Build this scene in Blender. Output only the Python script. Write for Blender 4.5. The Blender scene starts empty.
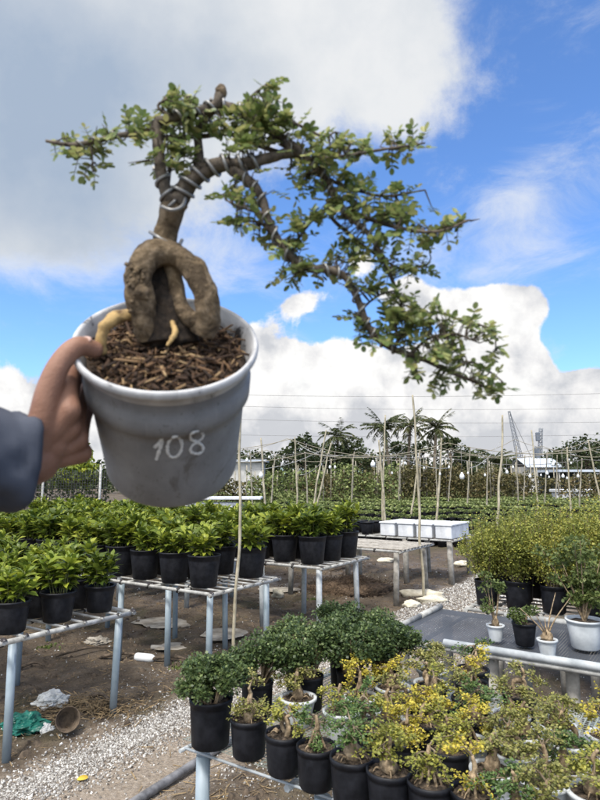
import bpy, math, random
import numpy as np
from mathutils import Matrix, Vector
random.seed(7); rng = np.random.default_rng(7)
S = bpy.context.scene; C = S.collection
PI = math.pi
# ------------------------------------------------------------------ camera maths
FPX = 600.0; CH = 1.55; TH = math.atan(78/600)
def ray(px, py):
    x = (px-300)/FPX; y = (400-py)/FPX
    return np.array([x, math.cos(TH)-y*math.sin(TH), math.sin(TH)+y*math.cos(TH)])
def U(px, py, d):      # point at distance d along the view axis
    return ray(px, py)*d + np.array([0, 0, CH])
def P(px, py, z=0.0):  # point on the horizontal plane z
    r = ray(px, py); return r*((z-CH)/r[2]) + np.array([0, 0, CH])
def PY(px, py, Y):     # point at ground distance Y
    r = ray(px, py); return r*(Y/r[1]) + np.array([0, 0, CH])
AR = math.radians(34)
NH = np.array([math.cos(AR), -math.sin(AR), 0]); MH = np.array([math.sin(AR), math.cos(AR), 0])
ROW = -AR              # z rotation of the nursery's grid
def W(u, v, z=0.0): return NH*u + MH*v + np.array([0, 0, z])
def UV(p): return float(p[0]*NH[0]+p[1]*NH[1]), float(p[0]*MH[0]+p[1]*MH[1])
# ------------------------------------------------------------------ value noise (numpy)
_g = np.random.default_rng(3).random((64, 64, 64))
def vn(p):
    p = np.asarray(p, float); i = np.floor(p).astype(int); f = p-i; f = f*f*(3-2*f); r = 0
    for a in (0, 1):
        for b in (0, 1):
            for c in (0, 1):
                w = (f[..., 0] if a else 1-f[..., 0])*(f[..., 1] if b else 1-f[..., 1])*(f[..., 2] if c else 1-f[..., 2])
                r = r + w*_g[(i[..., 0]+a) % 64, (i[..., 1]+b) % 64, (i[..., 2]+c) % 64]
    return r*2-1
def fbm(p, o=3):
    p = np.asarray(p, float); r = 0; a = 1
    for k in range(o): r = r + a*vn(p*(2.03**k)+k*7.7); a *= .5
    return r
# ------------------------------------------------------------------ mesh builder
class MB:
    def __init__(s): s.v = []; s.f = []; s.n = 0; s.mi = []; s.sm = []
    def add(s, v, f, mi=0, sm=True):
        v = np.asarray(v, float).reshape(-1, 3); f = np.asarray(f, int)
        s.v.append(v); s.f.append(f+s.n); s.n += len(v); s.mi.append(mi); s.sm.append(sm); return s
    def box(s, c, h, rz=0, mi=0, M=None, bev=0.0):
        hx, hy, hz = h; b = bev
        if b > 0:
            V = []
            for z, k in ((-hz, 1), (-hz+b, 0), (hz-b, 0), (hz, 1)):
                x = hx-b*k; y = hy-b*k; q = b if not k else b*.6
                V += [(-x+q, -y, z), (x-q, -y, z), (x, -y+q, z), (x, y-q, z), (x-q, y, z), (-x+q, y, z), (-x, y-q, z), (-x, -y+q, z)]
            V = np.array(V, float)
            Fq = [[r*8+i, r*8+(i+1) % 8, (r+1)*8+(i+1) % 8, (r+1)*8+i] for r in range(3) for i in range(8)]
            V2 = V; F8 = [[7, 6, 5, 4, 3, 2, 1, 0], [24, 25, 26, 27, 28, 29, 30, 31]]
        else:
            V2 = np.array([(x, y, z) for z in (-hz, hz) for y in (-hy, hy) for x in (-hx, hx)], float)
            Fq = [[0, 2, 3, 1], [4, 5, 7, 6], [0, 1, 5, 4], [2, 6, 7, 3], [0, 4, 6, 2], [1, 3, 7, 5]]; F8 = None
        R = np.array([[math.cos(rz), -math.sin(rz), 0], [math.sin(rz), math.cos(rz), 0], [0, 0, 1]])
        if M is not None: R = np.asarray(M)
        V2 = V2@R.T + np.asarray(c, float)
        n0 = s.n; s.add(V2, Fq, mi, False)
        if F8 is not None: s.f.append(np.array(F8)+n0); s.v.append(np.zeros((0, 3))); s.mi.append(mi); s.sm.append(False)
        return s
    def tube(s, pts, r, n=8, cap=True, mi=0, flat=1.0, rough=0.0, sm=True):
        p = np.asarray(pts, float); m = len(p); r = np.broadcast_to(np.asarray(r, float), (m,)).copy()
        t = np.gradient(p, axis=0); t /= np.linalg.norm(t, axis=1)[:, None]+1e-12
        a = np.array([0, 0, 1.0]) if abs(t[0][2]) < .9 else np.array([1.0, 0, 0])
        nn = np.cross(t[0], a); nn /= np.linalg.norm(nn); V = []
        ang = np.linspace(0, 2*PI, n, endpoint=False)
        for i in range(m):
            nn = nn - t[i]*np.dot(nn, t[i]); nn /= np.linalg.norm(nn)+1e-12; b = np.cross(t[i], nn)
            ring = p[i] + r[i]*(np.cos(ang)[:, None]*nn + np.sin(ang)[:, None]*b*flat)
            if rough: ring = p[i]+(ring-p[i])*(1+rough*fbm(ring/max(r.max(), 1e-6)*.9+5)[:, None])
            V.append(ring)
        V = np.concatenate(V); i = np.arange(m-1)[:, None]*n; j = np.arange(n)[None]; k = (j+1) % n
        F = np.stack([i+j, i+k, i+n+k, i+n+j], -1).reshape(-1, 4)
        n0 = s.n; s.add(V, F, mi, sm)
        if cap:
            s.f.append(np.array([list(range(n))[::-1], list(range((m-1)*n, m*n))])+n0); s.v.append(np.zeros((0, 3))); s.mi.append(mi); s.sm.append(False)
        return s
    def lathe(s, prof, n=24, M=None, o=(0, 0, 0), mi=0, wob=None, cap=False):
        prof = np.asarray(prof, float); m = len(prof); ang = np.linspace(0, 2*PI, n, endpoint=False)
        V = np.stack([prof[:, 0][:, None]*np.cos(ang), prof[:, 0][:, None]*np.sin(ang), np.broadcast_to(prof[:, 1][:, None], (m, n))], -1).reshape(-1, 3)
        if wob: V[:, :2] *= (1+wob*fbm(np.c_[V[:, :2]*14, V[:, 2]*9]+s.n*.37)[:, None])
        if M is not None: V = V@np.asarray(M).T
        V = V+np.asarray(o, float)
        i = np.arange(m-1)[:, None]*n; j = np.arange(n)[None]; k = (j+1) % n
        n0 = s.n; s.add(V, np.stack([i+j, i+k, i+n+k, i+n+j], -1).reshape(-1, 4), mi)
        if cap:
            s.f.append(np.array([list(range(n))[::-1]])+n0); s.v.append(np.zeros((0, 3))); s.mi.append(mi); s.sm.append(False)
        return s
    def leaves(s, T, pos, d, up, sc, mi=0):
        TV, TF = T; pos = np.asarray(pos, float); N = len(pos)
        if N == 0: return s
        d = np.asarray(d, float); d = d/(np.linalg.norm(d, axis=1)[:, None]+1e-9)
        up = np.broadcast_to(np.asarray(up, float), d.shape)
        x = np.cross(d, up); x /= np.linalg.norm(x, axis=1)[:, None]+1e-9; z = np.cross(x, d)
        sc = np.broadcast_to(np.asarray(sc, float), (N,))
        V = (TV[None, :, 0:1]*x[:, None] + TV[None, :, 1:2]*d[:, None] + TV[None, :, 2:3]*z[:, None])*sc[:, None, None] + pos[:, None]
        F = TF[None]+(np.arange(N)*len(TV))[:, None, None]
        return s.add(V.reshape(-1, 3), F.reshape(-1, TF.shape[1]), mi)
    def blob(s, c, r, n=10, m=7, noise=.2, ns=1.0, mi=0, M=None, seed=0):
        a = np.linspace(0, 2*PI, n, endpoint=False); e = np.linspace(-PI/2+.12, PI/2-.12, m); V = []
        for q in e: V += [(math.cos(q)*math.cos(t), math.cos(q)*math.sin(t), math.sin(q)) for t in a]
        V = np.array(V); V *= (1+noise*fbm(V*ns+seed*3.1+11))[:, None]; V = V*np.asarray(r, float)
        if M is not None: V = V@np.asarray(M).T
        i = np.arange(m-1)[:, None]*n; j = np.arange(n)[None]; k = (j+1) % n; n0 = s.n
        s.add(V+np.asarray(c, float), np.stack([i+j, i+k, i+n+k, i+n+j], -1).reshape(-1, 4), mi)
        s.f.append(np.array([list(range(n))[::-1], list(range((m-1)*n, m*n))])+n0); s.v.append(np.zeros((0, 3))); s.mi.append(mi); s.sm.append(True)
        return s
    def mesh(s, name, mats, X=None):
        V = np.concatenate(s.v) if s.v else np.zeros((0, 3))
        if X is not None: X = np.array(X); V = V@X[:3, :3].T + X[:3, 3]
        me = bpy.data.meshes.new(name); me.vertices.add(len(V)); me.vertices.foreach_set('co', V.astype(np.float32).ravel())
        tot = np.concatenate([np.full(len(f), f.shape[1]) for f in s.f]); lp = np.concatenate([f.ravel() for f in s.f])
        me.loops.add(len(lp)); me.loops.foreach_set('vertex_index', lp.astype(np.int32))
        st = np.concatenate([[0], np.cumsum(tot)[:-1]]); me.polygons.add(len(tot))
        me.polygons.foreach_set('loop_start', st.astype(np.int32)); me.polygons.foreach_set('loop_total', tot.astype(np.int32))
        me.polygons.foreach_set('material_index', np.concatenate([np.full(len(f), q) for f, q in zip(s.f, s.mi)]).astype(np.int32))
        me.polygons.foreach_set('use_smooth', np.concatenate([np.full(len(f), q) for f, q in zip(s.f, s.sm)]))
        for q in (mats if isinstance(mats, (list, tuple)) else [mats]): me.materials.append(q)
        me.update(calc_edges=True); me.validate(); return me
def obj(name, mb, mats, parent=None, world=False):
    X = None
    if parent is not None and world: X = parent.matrix_basis.inverted()
    o = bpy.data.objects.new(name, mb.mesh(name, mats, X)); C.objects.link(o)
    if parent is not None: o.parent = parent
    return o
def tag(o, label, cat, group=None, kind=None):
    if label: o['label'] = label
    if cat: o['category'] = cat
    if group: o['group'] = group
    if kind: o['kind'] = kind
    return o
def thing(name, label, cat, loc=(0, 0, 0), rz=0, group=None):
    o = bpy.data.objects.new(name, None); C.objects.link(o); o.empty_display_size = .05
    o.matrix_basis = Matrix.Translation(Vector(loc))@Matrix.Rotation(rz, 4, 'Z')
    return tag(o, label, cat, group)
def dup(root, loc, rz, label, group=None, sc=1.0):
    r = root.copy(); C.objects.link(r); place(r, loc, rz, sc); r['label'] = label
    if group: r['group'] = group
    for ch in list(root.children):
        c = ch.copy(); C.objects.link(c); c.parent = r
        for g in list(ch.children): d = g.copy(); C.objects.link(d); d.parent = c
    return r
def place(r, loc, rz, sc=1.0):
    r.location = Vector([float(q) for q in loc]); r.rotation_euler = (0, 0, rz); r.scale = (sc, sc, sc)
ORD = ['first', 'second', 'third', 'fourth', 'fifth', 'sixth', 'seventh', 'eighth', 'ninth', 'tenth', 'eleventh', 'twelfth', 'thirteenth', 'fourteenth', 'fifteenth', 'sixteenth', 'seventeenth', 'eighteenth', 'nineteenth', 'twentieth']
def spline(pts, n=6):
    p = np.asarray(pts, float); q = np.vstack([2*p[0]-p[1], p, 2*p[-1]-p[-2]]); out = []
    for i in range(1, len(q)-2):
        for t in np.linspace(0, 1, n, endpoint=False):
            a, b, c, d = q[i-1], q[i], q[i+1], q[i+2]
            out.append(.5*((2*b)+(c-a)*t+(2*a-5*b+4*c-d)*t*t+(3*b-a-3*c+d)*t**3))
    out.append(p[-1]); return np.array(out)
def rdir(n, zlo=-1, zhi=1):
    z = rng.uniform(zlo, zhi, n); a = rng.uniform(0, 2*PI, n); r = np.sqrt(np.maximum(0, 1-z*z)); return np.c_[r*np.cos(a), r*np.sin(a), z]
# leaf templates: x across, y along, z normal
L4 = (np.array([(0, 0, 0), (.32, .5, .08), (0, 1, -.05), (-.32, .5, .08)]), np.array([[0, 1, 2, 3]]))
L4W = (np.array([(0, 0, 0), (.48, .5, .1), (0, 1, 0), (-.48, .5, .1)]), np.array([[0, 1, 2, 3]]))
LR = (np.array([(0, 0, 0), (.30, .2, .03), (.41, .62, .05), (.12, .98, 0), (-.12, .98, 0), (-.41, .62, .05), (-.30, .2, .03)]), np.array([[0, 1, 2, 3], [0, 4, 5, 6]]))
LR = (LR[0], np.array([[0, 1, 2, 3], [0, 3, 4, 4], [0, 4, 5, 6]])[[0, 2]])
LR = (np.array([(0, 0, 0), (.28, .18, .04), (.40, .6, .06), (0, 1, -.02), (-.40, .6, .06), (-.28, .18, .04)]), np.array([[0, 1, 2, 3], [0, 3, 4, 5]]))
LP = (np.array([(0, 0, 0), (0, .5, .06), (0, 1, -.16), (.2, .25, .08), (.2, .62, .06), (-.2, .25, .08), (-.2, .62, .06)]),
      np.array([[0, 3, 1], [3, 4, 1], [4, 2, 1], [0, 1, 5], [5, 1, 6], [6, 1, 2]]))
LO = (np.array([(0, 0, 0), (0, .5, -.03)] + [(.36*math.sin(a)*(1 if a < PI else 1), .52-.5*math.cos(a), .05*abs(math.sin(a))) for a in np.linspace(.5, 2*PI-.5, 10)]),
      np.array([[1, i, i+1] for i in range(2, 11)] + [[1, 0, 2], [1, 11, 0]]))
# ------------------------------------------------------------------ materials
def mat(name): m = bpy.data.materials.new(name); m.use_nodes = True; m.node_tree.nodes.clear(); return m, m.node_tree
def N(t, k, **kw):
    n = t.nodes.new(k)
    for a, b in kw.items():
        if a.startswith('i_'):
            key = a[2:]; n.inputs[int(key) if key.isdigit() else key.replace('_', ' ')].default_value = b
        else: setattr(n, a, b)
    return n
def ramp(t, fac, stops, interp='LINEAR'):
    r = N(t, 'ShaderNodeValToRGB'); r.color_ramp.interpolation = interp; e = r.color_ramp.elements
    while len(e) < len(stops): e.new(.5)
    for q, (p, c) in zip(e, stops): q.position = p; q.color = (*c, 1) if len(c) == 3 else c
    if fac is not None: t.links.new(fac, r.inputs[0])
    return r.outputs[0]
def noise(t, scale, detail=4, rough=.55, vec=None, dist=0, w=None):
    n = N(t, 'ShaderNodeTexNoise', i_Scale=scale, i_Detail=detail, i_Roughness=rough, i_Distortion=dist)
    if vec is not None: t.links.new(vec, n.inputs['Vector'])
    return n.outputs['Fac']
def coords(t, kind='Object'): return N(t, 'ShaderNodeTexCoord').outputs[kind]
def math_(t, op, a, b=None, c=None, clamp=False):
    n = N(t, 'ShaderNodeMath', operation=op, use_clamp=clamp)
    for i, q in enumerate((a, b, c)):
        if q is None: continue
        if isinstance(q, (int, float)): n.inputs[i].default_value = q
        else: t.links.new(q, n.inputs[i])
    return n.outputs[0]
def mixc(t, f, a, b, blend='MIX'):
    n = N(t, 'ShaderNodeMix', data_type='RGBA', blend_type=blend)
    for i, q in ((0, f), (6, a), (7, b)):
        if isinstance(q, (int, float)): n.inputs[i].default_value = q
        elif isinstance(q, tuple): n.inputs[i].default_value = (*q, 1) if len(q) == 3 else q
        else: t.links.new(q, n.inputs[i])
    return n.outputs[2]
def finish(t, col, rough=.6, bump=None, bs=.3, bd=.01, metal=0, spec=.4, trans=None, alpha=None):
    b = N(t, 'ShaderNodeBsdfPrincipled'); b.inputs['Metallic'].default_value = metal; b.inputs['Specular IOR Level'].default_value = spec
    if isinstance(col, tuple): b.inputs['Base Color'].default_value = (*col, 1)
    else: t.links.new(col, b.inputs['Base Color'])
    if isinstance(rough, (int, float)): b.inputs['Roughness'].default_value = rough
    else: t.links.new(rough, b.inputs['Roughness'])
    if bump is not None:
        n = N(t, 'ShaderNodeBump', i_Strength=bs, i_Distance=bd); t.links.new(bump, n.inputs['Height']); t.links.new(n.outputs[0], b.inputs['Normal'])
    if alpha is not None: t.links.new(alpha, b.inputs['Alpha'])
    out = N(t, 'ShaderNodeOutputMaterial'); sh = b.outputs[0]
    if trans:
        tr = N(t, 'ShaderNodeBsdfTranslucent'); mx = N(t, 'ShaderNodeMixShader', i_0=trans)
        if isinstance(col, tuple): tr.inputs[0].default_value = (*col, 1)
        else: t.links.new(col, tr.inputs[0])
        t.links.new(sh, mx.inputs[1]); t.links.new(tr.outputs[0], mx.inputs[2]); sh = mx.outputs[0]
    t.links.new(sh, out.inputs[0])
def leafmat(name, stops, rough=.5, trans=.3, objvar=.12):
    m, t = mat(name); g = N(t, 'ShaderNodeNewGeometry').outputs['Random Per Island']; oi = N(t, 'ShaderNodeObjectInfo').outputs['Random']
    f = math_(t, 'ADD', math_(t, 'MULTIPLY', g, 1-objvar*2), math_(t, 'MULTIPLY', oi, objvar*2), clamp=True)
    finish(t, ramp(t, f, stops), rough, trans=trans, spec=.35); return m
def plain(name, c1, c2, scale=8, rough=.6, bs=.3, bd=.005, metal=0, spec=.4, detail=5, lo=.35, hi=.65, objvar=0):
    m, t = mat(name); v = coords(t)
    if objvar:
        oi = N(t, 'ShaderNodeObjectInfo').outputs['Random']; a = N(t, 'ShaderNodeVectorMath', operation='ADD'); t.links.new(v, a.inputs[0])
        k = math_(t, 'MULTIPLY', oi, 37.0); t.links.new(k, a.inputs[1]); v = a.outputs[0]
    n = noise(t, scale, detail, .6, v); finish(t, ramp(t, n, [(lo, c1), (hi, c2)]), rough, n, bs, bd, metal, spec); return m
M = {}
M['bench_leaf'] = leafmat('bench_leaf', [(0, (.04, .07, .012)), (.35, (.115, .16, .022)), (.7, (.24, .29, .035)), (1, (.42, .43, .06))], .42, .32)
M['bench_leaf_pale'] = leafmat('bench_leaf_pale', [(0, (.07, .12, .015)), (.35, (.17, .23, .03)), (.7, (.30, .35, .04)), (1, (.43, .44, .06))], .42, .32)
M['field_leaf'] = leafmat('field_leaf', [(0, (.07, .10, .03)), (.5, (.17, .215, .07)), (1, (.32, .36, .14))], .5, .25)
M['bush_leaf'] = leafmat('bush_leaf', [(0, (.025, .045, .018)), (.5, (.065, .10, .035)), (.85, (.13, .18, .06)), (1, (.25, .29, .11))], .42, .22)
M['shrub_leaf'] = leafmat('shrub_leaf', [(0, (.09, .11, .025)), (.4, (.23, .255, .055)), (.75, (.38, .375, .08)), (1, (.55, .44, .10))], .5, .3)
M['twig_leaf'] = leafmat('twig_leaf', [(0, (.05, .075, .02)), (.5, (.10, .14, .04)), (1, (.19, .22, .07))], .5, .3)
M['yellow_leaf'] = leafmat('yellow_leaf', [(0, (.22, .22, .035)), (.5, (.48, .41, .06)), (1, (.68, .55, .09))], .5, .3, .06)
M['lime_leaf'] = leafmat('lime_leaf', [(0, (.12, .14, .03)), (.5, (.28, .29, .06)), (1, (.48, .44, .09))], .5, .3, .06)
M['olive_leaf'] = leafmat('olive_leaf', [(0, (.11, .12, .035)), (.5, (.24, .245, .075)), (1, (.40, .37, .12))], .5, .3, .06)
M['green_leaf'] = leafmat('green_leaf', [(0, (.045, .09, .025)), (.5, (.10, .17, .05)), (1, (.20, .28, .09))], .5, .3, .06)
M['bonsai_leaf'] = leafmat('bonsai_leaf', [(0, (.055, .10, .035)), (.4, (.155, .215, .07)), (.75, (.29, .335, .12)), (1, (.45, .43, .18))], .38, .38)
M['tree_leaf'] = leafmat('tree_leaf', [(0, (.02, .033, .012)), (.5, (.045, .065, .022)), (1, (.10, .12, .045))], .6, .2)
M['vine_leaf'] = leafmat('vine_leaf', [(0, (.045, .048, .018)), (.35, (.10, .095, .035)), (.75, (.17, .145, .06)), (1, (.24, .17, .09))], .6, .2)
M['palm_leaf'] = leafmat('palm_leaf', [(0, (.03, .045, .015)), (.6, (.07, .09, .03)), (1, (.20, .17, .08))], .5, .15)
M['grass'] = leafmat('grass', [(0, (.06, .10, .02)), (1, (.16, .20, .05))], .5, .2)
M['black_pot'] = plain('black_pot', (.006, .0065, .009), (.016, .017, .022), 30, .5, .35, .003, spec=.25, objvar=1)
M['white_pot'] = plain('white_pot', (.42, .45, .47), (.66, .69, .71), 9, .35, .1, .002, objvar=1)
M['grey_soil'] = plain('grey_soil', (.03, .022, .015), (.16, .12, .085), 60, .95, 1, .01, lo=.4, hi=.68, objvar=1)
M['bench_soil'] = plain('bench_soil', (.02, .014, .01), (.08, .055, .04), 50, .95, 1, .01)
M['caudex'] = plain('caudex', (.10, .07, .04), (.40, .30, .19), 60, .85, .9, .006, objvar=1)
M['twig'] = plain('twig', (.10, .075, .05), (.24, .19, .13), 40, .85, .5, .003)
M['stem'] = plain('stem', (.08, .10, .03), (.16, .15, .06), 40, .7)
M['blue_pipe'] = plain('blue_pipe', (.22, .28, .32), (.34, .40, .45), 6, .45, .15, .002, hi=.7)
M['grey_pipe'] = plain('grey_pipe', (.30, .33, .35), (.50, .53, .55), 12, .5, .2, .002)
M['concrete'] = plain('concrete', (.20, .19, .17), (.38, .36, .33), 14, .9, .5, .004)
M['rail'] = plain('rail', (.22, .22, .21), (.48, .48, .46), 16, .55, .3, .003)
M['plank'] = plain('plank', (.22, .20, .17), (.46, .43, .38), 20, .8, .4, .003)
M['tie'] = plain('tie', (.02, .02, .02), (.06, .05, .05), 30, .6)
M['bamboo'] = plain('bamboo', (.26, .23, .16), (.48, .43, .32), 9, .6, .3, .004)
M['bamboo_dark'] = plain('bamboo_dark', (.18, .16, .12), (.36, .33, .26), 9, .7, .3, .004)
M['foam'] = plain('foam', (.48, .50, .53), (.70, .72, .75), 7, .7, .2, .003)
M['lamp_white'] = plain('lamp_white', (.62, .64, .64), (.80, .82, .82), 10, .35)
M['wire_dark'] = plain('wire_dark', (.10, .10, .10), (.22, .21, .20), 10, .6)
M['bark'] = plain('bark', (.09, .07, .05), (.22, .18, .13), 12, .9, .6, .02)
M['grass_dry'] = plain('grass_dry', (.12, .08, .04), (.30, .22, .12), 40, .9)
M['sack'] = plain('sack', (.50, .45, .34), (.72, .67, .55), 14, .8, .6, .02)
M['debris'] = plain('debris', (.05, .038, .028), (.16, .12, .085), 20, .95, 1, .02)
M['husk'] = plain('husk', (.05, .034, .022), (.19, .13, .085), 30, .95, 1, .02)
M['green_plastic'] = plain('green_plastic', (.008, .07, .055), (.02, .17, .13), 12, .35, .6, .01)
M['clear_plastic'] = plain('clear_plastic', (.45, .46, .45), (.70, .71, .70), 12, .3, .6, .01)
M['plastic_white'] = plain('plastic_white', (.60, .62, .62), (.78, .79, .79), 6, .3)
M['slab'] = plain('slab', (.20, .175, .14), (.42, .385, .33), 7, .9, .8, .02)
M['yellow_dead_leaf'] = plain('yellow_dead_leaf', (.55, .36, .04), (.75, .55, .09), 12, .6)
M['dark_pipe'] = plain('dark_pipe', (.10, .10, .105), (.26, .26, .27), 14, .5, .3, .003)
M['roof_sheet'] = plain('roof_sheet', (.42, .47, .54), (.56, .61, .68), 1.5, .5)
M['shed_wall'] = plain('shed_wall', (.40, .40, .38), (.56, .55, .52), 2, .8)
M['crane_hazed_paint'] = plain('crane_hazed_paint', (.12, .14, .17), (.17, .19, .22), 2, .6)  # crane and mast colour, lightened to put distance haze into it
M['dark_awning'] = plain('dark_awning', (.02, .03, .03), (.05, .06, .06), 2, .8)
# black shade net with open weave
def netmat(name, c, sc, hole, rough=.6):
    m, t = mat(name); v = coords(t); sx = N(t, 'ShaderNodeSeparateXYZ'); t.links.new(v, sx.inputs[0])
    fx = math_(t, 'FRACT', math_(t, 'MULTIPLY', sx.outputs[0], sc)); fy = math_(t, 'FRACT', math_(t, 'MULTIPLY', sx.outputs[1], sc))
    h = math_(t, 'MULTIPLY', math_(t, 'GREATER_THAN', fx, hole), math_(t, 'GREATER_THAN', fy, hole))
    al = math_(t, 'SUBTRACT', 1, h); n = noise(t, 3, 3, .5, v)
    finish(t, ramp(t, n, [(.3, c), (.7, tuple(q*1.7 for q in c))]), rough, alpha=al); return m
M['shade_net'] = netmat('shade_net', (.045, .05, .06), 70, .68)
M['wire_net'] = netmat('wire_net', (.16, .18, .16), 55, .30)
M['black_net'] = plain('black_net', (.012, .012, .014), (.03, .03, .035), 40, .7)
# hero pot: grey moulded plastic, scuffed
m, t = mat('hero_pot'); v = coords(t); n1 = noise(t, 26, 6, .6, v); n3 = noise(t, 220, 3, .6, v)
mp = N(t, 'ShaderNodeMapping'); mp.inputs['Scale'].default_value = (1, 1, .22); t.links.new(v, mp.inputs[0]); n2 = noise(t, 60, 6, .7, mp.outputs[0], .4); n4 = noise(t, 17, 7, .7, v, .8)
c = ramp(t, n1, [(.3, (.185, .185, .192)), (.55, (.235, .235, .242)), (.75, (.295, .295, .30))])
c = mixc(t, ramp(t, n2, [(.56, (0, 0, 0)), (.70, (.55, .55, .55))]), c, (.32, .315, .31)); c = mixc(t, ramp(t, n4, [(.57, (0, 0, 0)), (.64, (.7, .7, .7))]), c, (.11, .10, .088))
c = mixc(t, ramp(t, n3, [(.64, (0, 0, 0)), (.72, (.6, .6, .6))]), c, (.08, .075, .07)); finish(t, c, ramp(t, n2, [(.3, (.42, .42, .42)), (.7, (.65, .65, .65))]), n3, .2, .001); M['hero_pot'] = m
m, t = mat('hero_rim'); v = coords(t); n2 = noise(t, 34, 5, .65, v, .6)
finish(t, ramp(t, n2, [(.33, (.05, .045, .045)), (.385, (.42, .42, .43)), (.6, (.62, .62, .63))]), .45, n2, .2, .001); M['hero_rim'] = m
M['hero_mark'] = plain('hero_mark', (.50, .50, .50), (.78, .78, .77), 260, .8, lo=.3, hi=.6)
m, t = mat('hero_bark'); v = coords(t); n1 = noise(t, 110, 6, .65, v, .5); n2 = noise(t, 24, 3, .5, v)
c = ramp(t, n1, [(.3, (.07, .047, .027)), (.5, (.20, .145, .088)), (.72, (.35, .27, .185))]); c = mixc(t, ramp(t, n2, [(.45, (0, 0, 0)), (.7, (.5, .5, .5))]), c, (.27, .19, .10))
nk = noise(t, 45, 8, .7, v, .8); hb_ = math_(t, 'ADD', n1, math_(t, 'MULTIPLY', nk, 1.6)); c = mixc(t, ramp(t, nk, [(.40, (.8, .8, .8)), (.52, (0, 0, 0))]), c, (.05, .034, .02)); finish(t, c, .9, hb_, 1.0, .005); M['hero_bark'] = m
M['hero_shaded_core'] = plain('hero_shaded_core', (.007, .005, .004), (.036, .025, .017), 130, .95, .9, .003)  # root and trunk core, the loop's inner shade put into its dark colour
M['hero_branch'] = plain('hero_branch', (.030, .023, .017), (.15, .12, .09), 120, .8, .7, .002)
M['hero_root'] = plain('hero_root', (.10, .06, .03), (.46, .31, .13), 70, .8, .8, .003, lo=.3, hi=.52)
M['alu_wire'] = plain('alu_wire', (.22, .215, .21), (.36, .355, .35), 60, .42, .1, .001, metal=.5)
m, t = mat('hero_mulch'); g = N(t, 'ShaderNodeNewGeometry').outputs['Random Per Island']
finish(t, ramp(t, g, [(0, (.018, .010, .006)), (.5, (.065, .034, .018)), (.85, (.16, .09, .045)), (1, (.36, .25, .13))]), .8); M['hero_mulch'] = m
m, t = mat('skin'); v = coords(t); n1 = noise(t, 40, 4, .6, v); n2 = noise(t, 500, 2, .6, v)
n3 = noise(t, 160, 5, .7, v); c = mixc(t, ramp(t, n3, [(.5, (0, 0, 0)), (.7, (.4, .4, .4))]), ramp(t, n1, [(.3, (.23, .115, .075)), (.7, (.33, .18, .125))]), (.20, .09, .06)); finish(t, c, .55, math_(t, 'ADD', n2, n3), .6, .0009, spec=.35); M['skin'] = m
m, t = mat('sleeve'); v = coords(t); n1 = noise(t, 9, 4, .6, v); w = N(t, 'ShaderNodeTexWave', i_Scale=420.0); t.links.new(v, w.inputs[0])
finish(t, ramp(t, n1, [(.3, (.055, .063, .085)), (.7, (.09, .10, .13))]), .85, w.outputs['Fac'], .3, .0006, spec=.2); M['sleeve'] = m
m, t = mat('pebble'); g = N(t, 'ShaderNodeNewGeometry').outputs['Random Per Island']
finish(t, ramp(t, g, [(0, (.09, .075, .06)), (.35, (.22, .20, .18)), (.7, (.40, .39, .365)), (1, (.66, .65, .63))]), .75); M['pebble'] = m
# ground
m, t = mat('soil_ground'); geo = N(t, 'ShaderNodeNewGeometry').outputs['Position']; rot = N(t, 'ShaderNodeVectorRotate', rotation_type='Z_AXIS', i_Angle=AR); t.links.new(geo, rot.inputs[0])
sx = N(t, 'ShaderNodeSeparateXYZ'); t.links.new(rot.outputs[0], sx.inputs[0]); u_, v_ = sx.outputs[0], sx.outputs[1]
nA = noise(t, .9, 6, .6, geo, .4); nB = noise(t, 6, 6, .65, geo); nC = noise(t, 45, 4, .7, geo); nD = noise(t, .8, 5, .6, geo, .6)
mud = ramp(t, nB, [(.3, (.04, .029, .019)), (.5, (.092, .068, .046)), (.72, (.165, .128, .09))])
mud = mixc(t, ramp(t, nC, [(.35, (0, 0, 0)), (.75, (.75, .75, .75))]), mud, (.20, .155, .11))
moss = ramp(t, nC, [(.35, (.05, .048, .018)), (.7, (.12, .11, .04))])
c = mixc(t, ramp(t, nA, [(.52, (0, 0, 0)), (.66, (.75, .75, .75))]), mud, moss)
dry = ramp(t, nC, [(.3, (.20, .16, .12)), (.5, (.30, .25, .20)), (.7, (.42, .365, .305))])
uu = math_(t, 'ADD', u_, math_(t, 'MULTIPLY', math_(t, 'SUBTRACT', nB, .5), .55))
lo = N(t, 'ShaderNodeMapRange', interpolation_type='SMOOTHSTEP', i_1=-3.3, i_2=-3.0); t.links.new(uu, lo.inputs[0])
hi = N(t, 'ShaderNodeMapRange', interpolation_type='SMOOTHSTEP', i_1=-2.15, i_2=-2.35); t.links.new(uu, hi.inputs[0])
far = N(t, 'ShaderNodeMapRange', interpolation_type='SMOOTHSTEP', i_1=4.0, i_2=5.6); t.links.new(v_, far.inputs[0])
hi2 = N(t, 'ShaderNodeMapRange', interpolation_type='SMOOTHSTEP', i_1=-1.3, i_2=-1.7); t.links.new(uu, hi2.inputs[0])
hh = math_(t, 'MAXIMUM', hi.outputs[0], math_(t, 'MULTIPLY', hi2.outputs[0], far.outputs[0]))
end = N(t, 'ShaderNodeMapRange', interpolation_type='SMOOTHSTEP', i_1=11.5, i_2=10.0); t.links.new(v_, end.inputs[0])
pm = math_(t, 'MULTIPLY', math_(t, 'MULTIPLY', lo.outputs[0], hh), end.outputs[0])
c = mixc(t, ramp(t, nD, [(.42, (.75, .75, .75)), (.56, (0, 0, 0))]), c, mixc(t, .5, (.03, .022, .015), c)); c = mixc(t, math_(t, 'MULTIPLY', pm, .92), c, dry)
rr = ramp(t, nA, [(.36, (.30, .30, .30)), (.48, (.85, .85, .85))]); rr = math_(t, 'MAXIMUM', rr, pm)
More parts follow.
